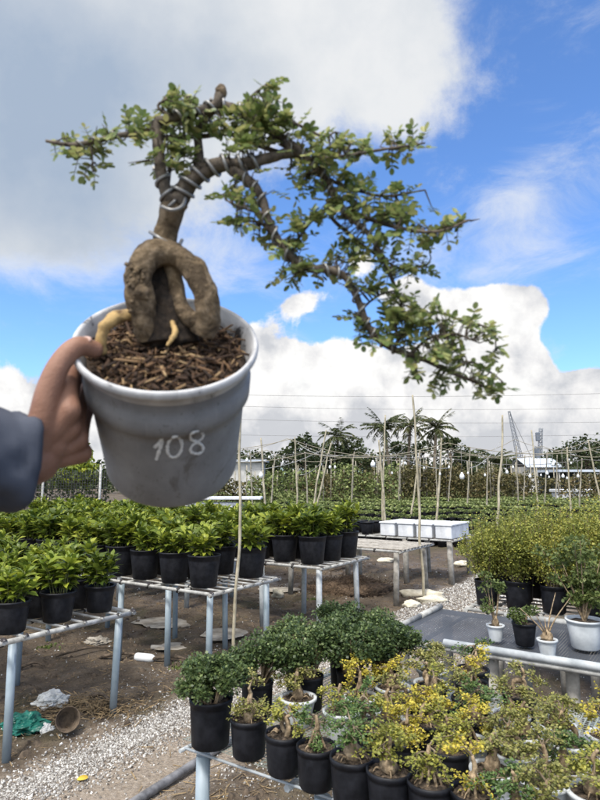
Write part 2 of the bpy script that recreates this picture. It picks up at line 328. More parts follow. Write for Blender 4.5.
hgt = math_(t, 'ADD', nC, math_(t, 'MULTIPLY', nB, 2.2)); finish(t, c, rr, hgt, .8, .03); M['soil_ground'] = m
# ------------------------------------------------------------------ ground sheet
def gh(x, y):
    x = np.asarray(x, float); y = np.asarray(y, float); u = x*NH[0]+y*NH[1]; v = x*MH[0]+y*MH[1]
    path = np.clip((u+3.25)/.3, 0, 1)*np.clip((-1.9-u)/.4, 0, 1)
    a = .055*fbm(np.stack([x*.9, y*.9, x*0+1], -1), 3)+.022*fbm(np.stack([x*5, y*5, x*0+4], -1), 3)
    r = np.hypot(x, y); return a*(1-.75*path)*np.clip((60-r)/40, 0, 1)
def axis(lo, hi, c, step, g=1.06):
    out = [c]; s = step
    while out[-1] < hi: out.append(out[-1]+s); s = s if out[-1] < c+4 else s*g
    neg = [c]; s = step
    while neg[-1] > lo: neg.append(neg[-1]-s); s = s if neg[-1] > c-4 else s*g
    return np.array(neg[:0:-1]+out)
xs = axis(-900, 900, 0, .05, 1.07); ys = axis(-60, 1800, 4.5, .05, 1.07)
X, Y = np.meshgrid(xs, ys); G = np.stack([X, Y, gh(X, Y)], -1).reshape(-1, 3); nx, ny = len(xs), len(ys)
i = (np.arange(ny-1)[:, None]*nx+np.arange(nx-1)[None]).ravel()
mb = MB(); mb.add(G, np.stack([i, i+1, i+1+nx, i+nx], -1)); g = obj('ground', mb, M['soil_ground']); g['kind'] = 'structure'
def GZ(x, y): return float(gh(np.array([x]), np.array([y]))[0])
# ------------------------------------------------------------------ gravel
RV = np.array([(1, 0, 0), (-1, 0, 0), (0, 1, 0), (0, -1, 0), (0, 0, 1), (0, 0, -1)], float)
RF = np.array([[0, 2, 4], [2, 1, 4], [1, 3, 4], [3, 0, 4], [2, 0, 5], [1, 2, 5], [3, 1, 5], [0, 3, 5]])
RV2 = np.array([(x, y, z) for z in (-.5, .5) for y in (-.8, .8) for x in (-.8, .8)]+[(0, 0, .85), (0, 0, -.85)], float); 
def pebbles(uvs, smin, smax):
    n = len(uvs); p = NH[None]*uvs[:, :1]+MH[None]*uvs[:, 1:2]; s = rng.uniform(smin, smax, n)*rng.uniform(.7, 1.2, n)
    p[:, 2] = gh(p[:, 0], p[:, 1])+s*.25
    d = rdir(n); up = rdir(n); T = (RV*np.array([.75, .95, .6]), RF)
    V = []; x = np.cross(d, up); x /= np.linalg.norm(x, axis=1)[:, None]; z = np.cross(x, d)
    J = T[0][None]*rng.uniform(.65, 1.3, (n, 6, 1)); V = (J[..., 0:1]*x[:, None]+J[..., 1:2]*d[:, None]+J[..., 2:3]*z[:, None])*s[:, None, None]+p[:, None]
    F = RF[None]+(np.arange(n)*6)[:, None, None]; return V.reshape(-1, 3), F.reshape(-1, 3)
mb = MB(); 
uv = np.c_[rng.normal(-2.93, .13, 17000), rng.uniform(1.3, 5.6, 17000)]
mb.add(*pebbles(uv, .006, .0115), sm=False)
uv = np.c_[rng.normal(-2.98, .05, 6500), rng.uniform(1.3, 3.2, 6500)]; mb.add(*pebbles(uv, .006, .011), sm=False)
uv = np.c_[rng.uniform(-3.15, -1.6, 26000), rng.uniform(5.0, 10.5, 26000)]; uv = uv[(uv[:, 0] < -2.6) | (rng.random(len(uv)) < (uv[:, 1]-4)/5)]; mb.add(*pebbles(uv, .008, .018), sm=False)
uv = np.c_[rng.uniform(-3.9, -.3, 5200), rng.uniform(1.2, 6.5, 5200)]; mb.add(*pebbles(uv, .004, .010), sm=False)
uv = np.c_[rng.uniform(-7.5, -3.2, 1600), rng.uniform(1.5, 10, 1600)]; mb.add(*pebbles(uv, .005, .015), sm=False)
uv = np.c_[rng.uniform(-2.3, -.2, 2600), rng.uniform(1.2, 2.9, 2600)]; mb.add(*pebbles(uv, .005, .012), sm=False)
o = obj('gravel', mb, M['pebble']); tag(o, 'white and grey gravel strewn along the path between the benches', 'gravel', kind='stuff')
# clods of soil
mb = MB(); T = (np.array([(-1, -.8, -.3), (1, -.7, -.3), (.8, .9, -.3), (-.9, .8, -.3), (-.5, -.4, .6), (.5, -.5, .7), (.5, .4, .5), (-.4, .5, .65)]), np.array([[0, 1, 5, 4], [1, 2, 6, 5], [2, 3, 7, 6], [3, 0, 4, 7], [4, 5, 6, 7]]))
n = 9000; u = rng.uniform(-8, -.2, n); v = rng.uniform(1.3, 12, n); k = (u < -3.1) | ((u > -2.15) & (v < 5)); u, v = u[k], v[k]; p = NH[None]*u[:, None]+MH[None]*v[:, None]; p[:, 2] = gh(p[:, 0], p[:, 1])
d = rdir(len(u), -.2, .2); mb.leaves(T, p, d, np.array([0, 0, 1.]), np.clip(rng.lognormal(-4.5, .5, len(u)), .003, .035))
o = obj('soil_clods', mb, M['debris']); tag(o, 'dark clods and crumbs of soil scattered over the bare ground', 'soil', kind='stuff')
# grass tufts and litter
mb = MB(); cc = [(-3.7, 3.75), (-3.6, 3.9), (-5.3, 3.6), (-4.4, 6.9), (-3.6, 5.2)]
for (u, v) in cc:
    n = 70; q = rng.normal(0, .05, (n, 2)); p = W(u, v)[None]+np.c_[q, np.zeros(n)]; p[:, 2] = gh(p[:, 0], p[:, 1]); mb.leaves(L4, p, rdir(n, .3, 1), rdir(n), rng.uniform(.012, .035, n))
o = obj('grass', mb, M['grass']); tag(o, 'small green weeds sprouting from the bare soil near the benches', 'weeds', kind='stuff')
mb = MB()
n = 2600; u = rng.uniform(-6.5, -3.15, n); v = rng.uniform(1.5, 9, n); p = NH[None]*u[:, None]+MH[None]*v[:, None]; p[:, 2] = gh(p[:, 0], p[:, 1])+.004
n2 = 1200; q = W(-3.55, 2.75)[None]+rng.normal(0, 1, (n2, 3))*np.array([.22, .14, 0]); q[:, 2] = gh(q[:, 0], q[:, 1])+rng.uniform(.002, .04, n2)
n3 = 700; q3 = W(-1.9, 2.2)[None]+rng.normal(0, 1, (n3, 3))*np.array([.3, .3, 0]); q3[:, 2] = gh(q3[:, 0], q3[:, 1])+.006
p = np.vstack([p, q, q3]); LS = (np.array([(-.035, 0, 0), (.035, 0, .02), (.035, 1, .02), (-.03, 1, 0)]), np.array([[0, 1, 2, 3]]))
mb.leaves(LS, p, rdir(len(p), -.12, .12), np.array([0, 0, 1.]), rng.uniform(.02, .10, len(p)))
o = obj('dry_litter', mb, M['grass_dry']); tag(o, 'brown dry stalks and rootlets lying on the soil', 'litter', kind='stuff')
# ------------------------------------------------------------------ benches
def bench(name, label, u0, u1, v0, v1, h, legs, rail='rail', leg='blue_pipe', slats=7, cross=.35, lr=.022, plank=False, planks=None, net=None, er=.014):
    t = thing(name, label, 'plant bench', W(u1, v0), ROW)
    L = u1-u0; D = v1-v0; mb = MB()
    for y in (0, D): mb.tube([(-L, y, h-.012), (0.02, y, h-.012)], er, 8)
    for x in (0, -L): mb.tube([(x, -.02, h-.016), (x, D+.02, h-.016)], .016 if er > .01 else .007, 8)
    x = -cross
    while x > -L: mb.tube([(x, -.01, h-.022), (x+random.uniform(-.01, .01), D+.01, h-.022)], .011, 6); x -= cross
    fr = mb; fr_mats = [M[rail], M['tie']]
    if not net:
        mb = MB()
        for k in range(1, slats):
            y = D*k/slats+random.uniform(-.01, .01)
            if plank: mb.box((-L/2+.0, y, h+.006), (L/2+.02, D/slats*.36, .007), bev=.002)
            else: mb.tube([(-L-.01, y, h-.004), (-L/2, y+random.uniform(-.012, .012), h-.006), (.03, y, h-.004)], .008, 6)
        obj('slats', mb, M['plank' if plank else rail], t)
        mb = fr
        for k in range(0, slats+1):
            y = D*k/slats; mb.tube([(-.012, y-.012, h-.03), (.012, y+.012, h+.004)], .012, 6, mi=1); mb.tube([(-cross*.98, y+.01, h-.03), (-cross*1.03, y-.008, h+.004)], .010, 6, mi=1)
        x = 0
        while x > -L:
            for y in (0, D): mb.tube([(x-.012, y, h-.03), (x+.01, y, h+.005)], .0175, 6, mi=1)
            x -= cross
        obj('frame', fr, fr_mats, t)
    else:
        obj('frame', fr, fr_mats, t)
        mb = MB(); nx, ny = 30, 12
        gx, gy = np.meshgrid(np.linspace(-L-.01, .005, nx), np.linspace(0, D, ny)); gz = h+.008+.006*fbm(np.stack([gx*4, gy*4, gx*0], -1), 2)
        i = (np.arange(ny-1)[:, None]*nx+np.arange(nx-1)[None]).ravel(); mb.add(np.stack([gx, gy, gz], -1), np.stack([i, i+1, i+1+nx, i+nx], -1))
        n_ = obj('net_top', mb, M[net], t)
    for (lu, lv) in legs:
        x = lu-u1; y = lv-v0; b = W(lu, lv); mb = MB(); lx, ly = random.uniform(-.02, .02), random.uniform(-.015, .015)
        g_ = GZ(b[0], b[1]); mb.tube([(x+lx, y+ly, g_-.03), (x, y, h-.03)], lr, 12); obj('leg', mb, M[leg], t)
    return t
BH = .66
bench('plant_bench', 'bench on blue pipe legs nearest the left edge, holding medium black pots', -7.0, -3.30, 1.95, 2.86, BH, [(-3.38, 2.06), (-3.36, 2.80), (-4.5, 2.06), (-4.5, 2.8), (-5.6, 2.06), (-5.6, 2.8)], lr=.024)
bench('plant_bench', 'slatted bench just below the held pot, second left, carrying big black pots', -8.6, -3.28, 3.62, 4.52, BH, [(-3.36, 3.70), (-3.36, 4.44), (-3.85, 3.72), (-3.85, 4.44), (-4.42, 3.70), (-4.5, 4.44), (-5.5, 3.7), (-5.5, 4.44), (-6.6, 3.7), (-6.6, 4.44), (-7.8, 3.7), (-7.8, 4.44)], lr=.026)
bench('plant_bench', 'third left bench, slatted, on grey legs, full of big black pots', -9.5, -3.28, 5.25, 6.25, BH, [(-3.36, 5.33), (-3.4, 6.17), (-4.1, 5.33), (-4.1, 6.17), (-5.2, 5.33), (-5.2, 6.17), (-6.4, 5.33), (-6.4, 6.17), (-7.8, 5.4)], leg='grey_pipe', lr=.030)
bench('plant_bench', 'empty bench with a weathered plank top on grey posts', -9.0, -3.20, 6.95, 8.0, BH, [(-3.3, 7.05), (-3.3, 7.92), (-4.3, 7.92), (-4.9, 7.05), (-6.5, 7.05), (-6.5, 7.92)], leg='concrete', lr=.036, plank=True, slats=10)
bench('plant_bench', 'farthest slatted bench, with white foam boxes at its end and black pots behind them', -11.0, -3.12, 8.55, 9.65, BH, [(-3.2, 8.65), (-3.22, 9.56), (-3.9, 8.65), (-3.9, 9.5), (-4.9, 8.65), (-5.6, 9.5), (-6.6, 8.65), (-8.2, 8.65), (-8.2, 9.5)], leg='concrete', lr=.042)
bench('plant_bench', 'wire mesh bench in the foreground crowded with small trained plants', -1.53, .25, 1.57, 2.6, BH, [(-1.47, 1.60), (-1.0, 1.60), (-.4, 1.6), (-1.5, 2.52), (-.7, 2.52), (0.1, 2.52), (.1, 1.6)], leg='blue_pipe', rail='grey_pipe', lr=.024, net='wire_net', cross=.45, er=.0045)
tg = bench('plant_bench', 'bench topped with black shade net between grey pipe edges, nearly empty', -1.58, .6, 3.2, 4.05, BH, [(-1.5, 3.28), (-1.0, 3.28), (-.62, 3.3), (-.2, 3.28), (-1.5, 3.97), (-1.0, 3.95), (-.3, 3.95), (.3, 3.95)], leg='concrete', rail='rail', lr=.032, net='shade_net', cross=.5)
mb = MB(); mb.tube([(-1.83, -.004, BH+.02), (0, -.004, BH+.02)], .02, 10); obj('edge_pipe', mb, M['grey_pipe'], tg)
mb = MB(); mb.tube([(-2.18, .04, BH+.02), (-2.18, .50, BH+.02)], .017, 10); mb.tube([(-2.18, .51, BH+.02), (-2.18, .86, BH+.02)], .02, 10); obj('edge_pipe', mb, M['rail'], tg)
mb = MB(); mb.tube([(-1.75, .86, BH+.015), (0, .86, BH+.015)], .017, 10); obj('edge_pipe', mb, M['rail'], tg)
bench('plant_bench', 'low bench under the tall yellow green shrubs at right', -1.62, 2.4, 4.7, 5.7, .56, [(-1.4, 4.75), (-.95, 4.75), (-.75, 4.75), (-.3, 4.75), (-1.4, 5.6), (-.3, 5.6), (.6, 4.75), (1.5, 4.75)], leg='concrete', rail='rail', lr=.035)
# ------------------------------------------------------------------ pots
def pot_prof(rt, rb, h, lip=.006, th=.003):
    return [(0.0, .0), (rb*.92, 0), (rb, .006), (rb+(rt-rb)*.5, h*.5), (rt*.975, h*.80), (rt*.975, h*.86), (rt, h*.865), (rt+lip*.2, h-.012), (rt+lip, h-.010), (rt+lip, h), (rt-th, h), (rt-th*2, h*.9), (rt-th*3, h*.7)]
def soil_mesh(mb, r, z, n=14, rings=5, amp=.006):
    V = [(0, 0, z+amp)]; F = []
    for k in range(1, rings+1):
        for j in range(n):
            a = 2*PI*j/n; q = r*k/rings; V.append((q*math.cos(a), q*math.sin(a), z+amp*(1-(k/rings)**2)+random.uniform(-amp, amp)*.7))
    mb.add(V, [[0, 1+j, 1+(j+1) % n] for j in range(n)])
    mb.f.append(np.array([[1+(k-1)*n+j, 1+k*n+j, 1+k*n+(j+1) % n, 1+(k-1)*n+(j+1) % n] for k in range(1, rings) for j in range(n)])+mb.n-len(V)); mb.v.append(np.zeros((0, 3))); mb.mi.append(0); mb.sm.append(True)
def leafy_plant(mb, sb, z, spread, height, n_stems, leafsz, pal=1.0):
    for s in range(n_stems):
        a = random.uniform(0, 2*PI); r0 = random.uniform(0, spread*.28); lean = random.uniform(.1, .75); hh = height*random.uniform(.6, 1.0)*(1.1-lean*.35)
        base = np.array([r0*math.cos(a), r0*math.sin(a), z]); tip = base+np.array([spread*.62*lean*math.cos(a), spread*.62*lean*math.sin(a), hh])
        mid = (base+tip)/2+np.array([0, 0, hh*.1]); sp = spline([base, mid, tip], 4); sb.tube(sp, np.linspace(.0035, .0018, len(sp)), 5, cap=False)
        k = random.randint(12, 17); t_ = np.linspace(.25, 1.0, k); P_ = np.array([sp[min(len(sp)-1, int(q*(len(sp)-1)))] for q in t_])
        ang = np.arange(k)*2.4+random.uniform(0, 6); el = np.linspace(-.1, 1.0, k)+rng.uniform(-.2, .2, k)
        d = np.c_[np.cos(ang)*np.cos(el), np.sin(ang)*np.cos(el), np.sin(el)]
        sz = leafsz*np.concatenate([np.linspace(.85, 1.1, k-4), [.9, .75, .6, .45]])*rng.uniform(.8, 1.2, k)
        up = np.array([0, 0, 1.])[None]*.9+d*-.2+rng.normal(0, .25, (k, 3)); mb.leaves(LP, P_, d, up, sz)
def make_leafy(rt, rb, h, spread, height, stems, leafsz, lm, seed):
    random.seed(seed); t = thing('potted_plant', 'x', 'potted plant')
    mb = MB().lathe(pot_prof(rt, rb, h), 26, wob=.012); obj('pot', mb, M['black_pot'], t)
    mb = MB(); soil_mesh(mb, rt*.95, h*.88); obj('soil', mb, M['bench_soil'], t)
    L = MB(); s = MB(); leafy_plant(L, s, h*.86, spread, height, stems, leafsz); obj('stems', s, M['stem'], t); obj('foliage', L, M[lm], t); return t
medP = [make_leafy(.103, .083, .18, .22, .26, 16, .088, 'bench_leaf_pale' if k == 0 else 'bench_leaf', 40+k) for k in range(4)]
medP.append(make_leafy(.103, .083, .18, .20, .22, 15, .082, 'bench_leaf_pale', 50))
bigP = [make_leafy(.135, .108, .26, .25+.02*(k % 3), .25+.03*(k % 4), 15+2*(k % 4), .095+.008*(k % 3), 'bench_leaf', 60+k) for k in range(7)]
used = set()
def put(protos, k, loc, rz, label, group, sc=1.0):
    r = protos[k % len(protos)]
    if id(r) not in used: used.add(id(r)); place(r, loc, rz, sc); r['label'] = label; r['group'] = group; return r
    return dup(r, loc, rz, label, group, sc)
random.seed(11)
colsA = [-3.42-.245*i for i in range(9)]
for i, u in enumerate(colsA):
    for j, v in enumerate((2.06, 2.38, 2.72)):
        k = 4 if (j == 0 and i < 2) else (0 if (i+j) % 4 == 1 else random.choice([1, 2, 3]))
        w = ['near', 'middle', 'far'][j]
        put(medP, k, W(u+random.uniform(-.02, .02)-.02*j, v+random.uniform(-.015, .015), BH+.004), random.uniform(0, 6), '%s leafy plant on front left bench, %s from path, %s row' % ('yellow-green' if k in (0, 4) else 'green', ORD[i], w), 'leafy plants in black pots on the left benches', random.uniform(.92, 1.1))
for i in range(13):
    for j, v in enumerate((3.80, 4.1, 4.4)):
        if j == 1 and i == 0: continue
        put(bigP, random.randrange(7), W(-3.50-.36*i-(.0 if j != 1 else .02)+random.uniform(-.02, .02), v+random.uniform(-.01, .01), BH+.004), random.uniform(0, 6), 'green plant in big black pot, second left bench, %s from its end, %s row' % (ORD[i], ['front', 'middle', 'back'][j]), 'leafy plants in black pots on the left benches', random.uniform(.96, 1.06))
for i in range(15):
    for j, v in enumerate((5.42, 5.75, 6.08)):
        put(bigP, random.randrange(7), W(-3.50-.35*i+random.uniform(-.02, .02), v+random.uniform(-.01, .01), BH+.004), random.uniform(0, 6), 'green plant in big black pot, third left bench, %s from its end, %s row' % (ORD[i], ['front', 'middle', 'back'][j]), 'leafy plants in black pots on the left benches', random.uniform(1.02, 1.12))
# foam boxes and black pots on the far bench
for i in range(4):
    t = thing('foam_box', 'white foam box on the far bench, %s' % ['at the very end by the path', 'second from the path end', 'third from the path end', 'innermost, beside the black pots'][i], 'foam box', W(-3.27-.30*i, 8.98, BH+.002), ROW, 'white foam boxes on the far bench')
    mb = MB(); hx, hy, hz = .135, .40, .095
    mb.box((0, 0, hz), (hx-.012, hy-.012, hz-.001), bev=.012); obj('box_body', mb, M['foam'], t)
    mb = MB(); mb.box((0, 0, hz*2+.012), (hx, hy, .0125), bev=.006); obj('lid', mb, M['foam'], t)
mbp = MB().lathe(pot_prof(.11, .09, .19), 16, wob=.01); me = mbp.mesh('pot', [M['black_pot']]); sm_ = MB(); soil_mesh(sm_, .104, .165, 10, 3); mes = sm_.mesh('soil', [M['bench_soil']])
for i in range(16):
    for j in range(2):
        t = thing('black_pot', 'black pot on the far bench, %s from the foam boxes, %s row' % (ORD[i], ['front', 'back'][j]), 'pot', W(-4.60-.26*i, 8.75+.3*j, BH+.002), 0, 'black pots on the far bench')
        for nme, q in (('pot', me), ('soil', mes)): o = bpy.data.objects.new(nme, q); C.objects.link(o); o.parent = t
# ------------------------------------------------------------------ small trained plants (foreground bench)
def fuzz(mb, c, r, n, lsz, T=L4W, up=(0, 0, 1), flat=.6, shell=.35):
    q = rdir(n); rad = rng.uniform(shell, 1, n)**.6; p = np.asarray(c)+q*rad[:, None]*np.array([r, r, r*flat]); d = q*.6+rdir(n)*.8
    mb.leaves(T, p, d, np.asarray(up)[None]+rng.normal(0, .45, (n, 3)), lsz*rng.uniform(.7, 1.3, n))
def sprays(mb, sb, base, tips, lsz, npair=6, T=LR):
    for tp in tips:
        tp = np.asarray(tp, float); sp = spline([base, (np.asarray(base)+tp)/2+rng.normal(0, .006, 3), tp], 4); sb.tube(sp, np.linspace(.0022, .0011, len(sp)), 4, cap=False)
def make_bonsai(kind, potc, leaf, seed, R=.060, h=None):
    random.seed(seed); t = thing('potted_bonsai', 'x', 'potted bonsai')
    if potc == 'black': h = h or .118; mb = MB().lathe(pot_prof(R, R*.86, h, .002, .002), 22, wob=.02); obj('pot', mb, M['black_pot'], t)
    else: h = h or .095; mb = MB().lathe(pot_prof(R, R*.74, h, .007, .002), 26); obj('pot', mb, M['white_pot'], t)
    mb = MB(); soil_mesh(mb, R*.94, h*.9, 14, 5, .006)
    n = 60; a = rng.uniform(0, 2*PI, n); q = R*.9*np.sqrt(rng.random(n)); mb.leaves(L4, np.c_[q*np.cos(a), q*np.sin(a), np.full(n, h*.9+.006)], rdir(n, -.2, .5), rdir(n), rng.uniform(.006, .014, n)); obj('soil', mb, M['grey_soil'], t)
    tr = MB(); z = h*.88; top = None
    if kind == 'coil':
        q = []; 
        for k in range(16): a = k/15*2*PI*1.15; q.append((.022*math.cos(a), .008*math.sin(a*.5), z+.026+.024*math.sin(a)+k*.0012))
        q = [(.01, 0, z-.01)]+q+[(.02, .01, z+.07), (.012, .01, z+.095)]; tr.tube(spline(q, 3), np.linspace(.0095, .0045, (len(q)-1)*3+1), 9, rough=.22); top = np.array(q[-1])
    elif kind == 'swollen':
        tr.blob((0, 0, z+.022), (.026, .022, .030), 12, 9, .25, 1.3, seed=seed); q = [(0, 0, z+.035), (.008, .002, z+.065), (.0, .004, z+.085), (.01, 0, z+.105)]; tr.tube(spline(q, 4), np.linspace(.012, .004, 13), 8, rough=.2); top = np.array(q[-1])
    else:
        for k in range(7):
            a = 2*PI*k/7+random.uniform(-.3, .3); tr.tube(spline([(.034*math.cos(a), .034*math.sin(a), z-.004), (.02*math.cos(a), .02*math.sin(a), z+.02+random.uniform(-.005, .01)), (.006*math.cos(a+.6), .006*math.sin(a+.6), z+.055)], 4), np.linspace(.0035, .0055, 9), 6, rough=.2)
        q = [(0, 0, z+.045), (.006, .003, z+.07), (0, 0, z+.10)]; tr.tube(spline(q, 4), np.linspace(.010, .005, 9), 8, rough=.2); top = np.array(q[-1])
    for k in range(random.randint(3, 6)):
        a = random.uniform(0, 6.28); b = np.array([.02*math.cos(a), .02*math.sin(a), z+.012]); tr.tube(spline([b, b*np.array([1.7, 1.7, 1])+(0, 0, .006), b*np.array([2.2, 2.2, 1])+(0, 0, -.006)], 3), [.003]*3+[.002]*3+[.001], 5)
    obj('trunk', tr, M['caudex'], t)
    L = MB(); br = MB(); nb = random.randint(3, 6)
    for k in range(nb):
        a = 2*PI*k/nb+random.uniform(-.5, .5); ln = random.uniform(.02, .065); rise = random.uniform(-.04, .025); o0 = top-(0, 0, random.uniform(0, .04)); tp = o0+np.array([ln*math.cos(a), ln*math.sin(a), rise]); sp = spline([o0, (o0+tp)/2+(0, 0, .012), tp], 4); br.tube(sp, np.linspace(.003, .0014, len(sp)), 5, cap=False)
        nsub = random.randint(3, 5)
        for s_ in range(nsub):
            e = tp+rng.normal(0, 1, 3)*np.array([.026, .026, .012])+(0, 0, .006); b0 = sp[random.randint(3, len(sp)-1)]; br.tube([b0, (b0+e)/2+(0, 0, .003), e], [.0014, .0011, .0008], 4, cap=False)
            nl = random.randint(36, 52); tt = rng.uniform(.25, 1.15, nl); pp = b0+(e-b0)*tt[:, None]+rng.normal(0, .0062, (nl, 3)); L.leaves(LR, pp, rdir(nl, -.5, .8), np.array([0, 0, 1.])+rng.normal(0, .45, (nl, 3)), rng.uniform(.0065, .0105, nl))
    obj('branches', br, M['twig'], t); obj('foliage', L, M[leaf], t); return t
bz = {}
def bon(kind, potc, leaf, **kw):
    k = (kind, potc, leaf)
    if k not in bz: bz[k] = make_bonsai(kind, potc, leaf, 100+len(bz)*3, **kw)
    return [bz[k]]
def make_bush(R, h, potc, seed, rx, rz_, n, leaf='bush_leaf', lsz=.016, clumps=16):
    random.seed(seed); t = thing('potted_bush', 'x', 'potted bush')
    mb = MB().lathe(pot_prof(R, R*.88, h, .002, .002), 26, wob=.018); obj('pot', mb, M['black_pot' if potc == 'black' else 'white_pot'], t)
    mb = MB(); soil_mesh(mb, R*.94, h*.9); obj('soil', mb, M['grey_soil'], t)
    st = MB(); L = MB(); z = h*.88
    for k in range(clumps):
        a = random.uniform(0, 2*PI); q = rx*math.sqrt(random.random())*.85; c = np.array([q*math.cos(a), q*math.sin(a), z+rz_*(.45+.55*random.random()*(1-(q/rx)**2*.5))])
        b = np.array([R*.35*math.cos(a), R*.35*math.sin(a), z-.01]); st.tube(spline([b, (b+c)/2+(0, 0, .02), c], 4), np.linspace(.005, .0015, 9), 5, cap=False)
        fuzz(L, c, random.uniform(.030, .058), n//clumps, lsz, flat=.75, shell=.1)
    obj('stems', st, M['caudex'], t); obj('foliage', L, M[leaf], t); return t
bushes = [make_bush(.070, .15, 'black', 200, .13, .13, 5200, lsz=.0115, clumps=26), make_bush(.06, .125, 'black', 201, .145, .16, 6000, lsz=.0115, clumps=30), make_bush(.06, .125, 'black', 202, .14, .18, 5600, lsz=.0115, clumps=28)]
# (row v, [(u, kind...)]) rows counted from the near edge, plants counted from the left end
BB, YB, LB, OB, GB = 'bush', 'yellow_leaf', 'lime_leaf', 'olive_leaf', 'green_leaf'
nm = {'yellow_leaf': 'yellow', 'lime_leaf': 'lime green', 'olive_leaf': 'olive', 'green_leaf': 'green'}
rows = [
 (0, [((211, 697), BB, 0), ((249, 714), 'swollen', 'black', OB), ((284, 728), 'coil', 'black', LB), ((316, 740), 'roots', 'black', GB), ((352, 753), 'swollen', 'black', GB), ((389, 765), 'swollen', 'black', LB), ((430, 775), 'roots', 'black', LB), ((473, 784), 'roots', 'black', YB), ((516, 796), 'swollen', 'white', GB), ((556, 806), 'coil', 'white', OB)]),
 (1.75, [(-.93, 'coil', 'black', GB), (-.80, 'coil', 'black', YB), (-.665, 'swollen', 'black', LB), (-.54, 'swollen', 'white', OB), (-.415, 'roots', 'white', OB), (-.29, 'swollen', 'white', LB), (-.17, 'coil', 'white', GB)]),
 (1.88, [(-1.46, BB, 1), (-1.275, 'swollen', 'white', OB), (-1.10, 'roots', 'white', LB), (-.93, 'swollen', 'white', LB), (-.79, 'coil', 'black', YB), (-.655, 'roots', 'white', YB), (-.52, 'coil', 'white', OB), (-.39, 'swollen', 'white', GB), (-.26, 'roots', 'white', LB), (-.13, 'swollen', 'white', OB)]),
 (2.02, [(-1.33, BB, 2), (-1.10, 'roots', 'white', YB), (-.95, 'coil', 'black', OB), (-.81, 'roots', 'black', LB), (-.67, 'swollen', 'black', GB), (-.54, 'swollen', 'white', LB), (-.41, 'coil', 'white', OB), (-.28, 'swollen', 'white', YB), (-.15, 'roots', 'white', OB)]),
 (2.16, [(-1.47, BB, 1), (-1.22, BB, 2), (-1.04, 'swollen', 'white', YB), (-.89, 'coil', 'black', OB), (-.74, 'coil', 'black', OB), (-.60, 'roots', 'white', OB), (-.46, 'swollen', 'white', LB), (-.32, 'swollen', 'white', YB), (-.18, 'coil', 'white', LB)]),
 (2.31, [(-1.34, BB, 1), (-1.13, BB, 1), (-.94, 'coil', 'white', OB), (-.79, 'roots', 'black', YB), (-.61, 'coil', 'black', OB)]),
 (2.47, [(-1.44, BB, 2), (-1.22, BB, 1), (-1.00, 'roots', 'white', OB), (-.83, 'coil', 'black', GB)])]
trk = {'coil': 'looped trunk', 'swollen': 'swollen knobbly trunk', 'roots': 'stilted roots'}
random.seed(5)
for ri, (v, items) in enumerate(rows):
    for ci, it in enumerate(items):
        rz = random.uniform(0, 6.28)
        if ri == 0: loc = P(*it[0], BH+.016+(.15 if it[1] == BB else .125)); loc[2] = BH+.016
        else: loc = W(it[0]+random.uniform(-.008, .008), v+random.uniform(-.01, .01), BH+.016); rz = random.uniform(0, 6.28)
        where = '%s from left in %s row' % (ORD[ci], ORD[ri] if ri else 'front')
        if it[1] == BB: put([bushes[it[2]]], 0, loc, rz, 'dense dark green bush in black pot, '+where, 'potted plants on the foreground bench', 1.0)
        else: put(bon(*it[1:]), 0, loc, rz, '%s bonsai, %s, %s pot, %s' % (nm[it[3]], trk[it[1]], it[2], where), 'potted plants on the foreground bench', random.uniform(.92, 1.04))
# ------------------------------------------------------------------ the four pots on the shade-net bench
def net_pot(loc, R, h, c, build, label):
    t = thing('potted_plant', label, 'potted plant', loc, 0)
    mb = MB().lathe(pot_prof(R, R*.78, h, .006 if c == 'white' else .003, .003), 30, wob=.006); obj('pot', mb, M[c+'_pot'], t)
    mb = MB(); soil_mesh(mb, R*.94, h*.9); obj('soil', mb, M['grey_soil'], t); st = MB(); L = MB(); build(st, L, h*.88); obj('stems', st, M['caudex'], t)
    if L.n: obj('foliage', L, M['twig_leaf'], t)
random.seed(9)
def b1(st, L, z):
    st.blob((0, 0, z+.02), (.018, .016, .035), 10, 7, .3, 1.5)
    for k in range(9):
        a = random.uniform(0, 6.28); q = random.uniform(.02, .07); tp = (q*math.cos(a), q*math.sin(a), z+random.uniform(.08, .27)); st.tube(spline([(0, 0, z), (tp[0]*.4, tp[1]*.4, z+.08), tp], 4), np.linspace(.004, .0015, 9), 5); fuzz(L, tp, .035, 70, .013, LR)
def b2(st, L, z):
    for k in range(3): st.tube([(.012*k-.012, 0, z), (.014*k-.014, .004, z+.05)], .006, 7)
    for k in range(10): a = random.uniform(0, 6.28); fuzz(L, (.05*math.cos(a), .05*math.sin(a), z+random.uniform(.03, .08)), .035, 60, .013, LR)
def b3(st, L, z):
    st.blob((0, 0, z+.02), (.026, .024, .032), 12, 9, .35, 1.6)
    for a, q, hh in ((.2, .14, .20), (2.9, .12, .15), (1.4, .03, .10), (4.2, .05, .08), (.6, .09, .22), (3.3, .05, .12)):
        st.tube(spline([(0, 0, z+.02), (q*.35*math.cos(a), q*.35*math.sin(a), z+hh*.5), (q*math.cos(a), q*math.sin(a), z+hh)], 5), np.linspace(.005, .0018, 11), 6)
def b4(st, L, z):
    for k in range(16):
        a = random.uniform(0, 6.28); q = random.uniform(.02, .22); tp = np.array((q*math.cos(a), q*math.sin(a), z+random.uniform(.12, .48))); sp = spline([(0, 0, z), (tp[0]*.3, tp[1]*.3, z+.12), tp], 5); st.tube(sp, np.linspace(.006, .0015, 11), 5, cap=False)
        for w in (5, 7, 9, 10): fuzz(L, sp[w]+rng.normal(0, .012, 3), .045, 60, .017, LR)
gz = BH+.022
net_pot(P(496, 641, gz), .043, .085, 'white', b1, 'small white pot with an upright grey twiggy seedling on the black net')
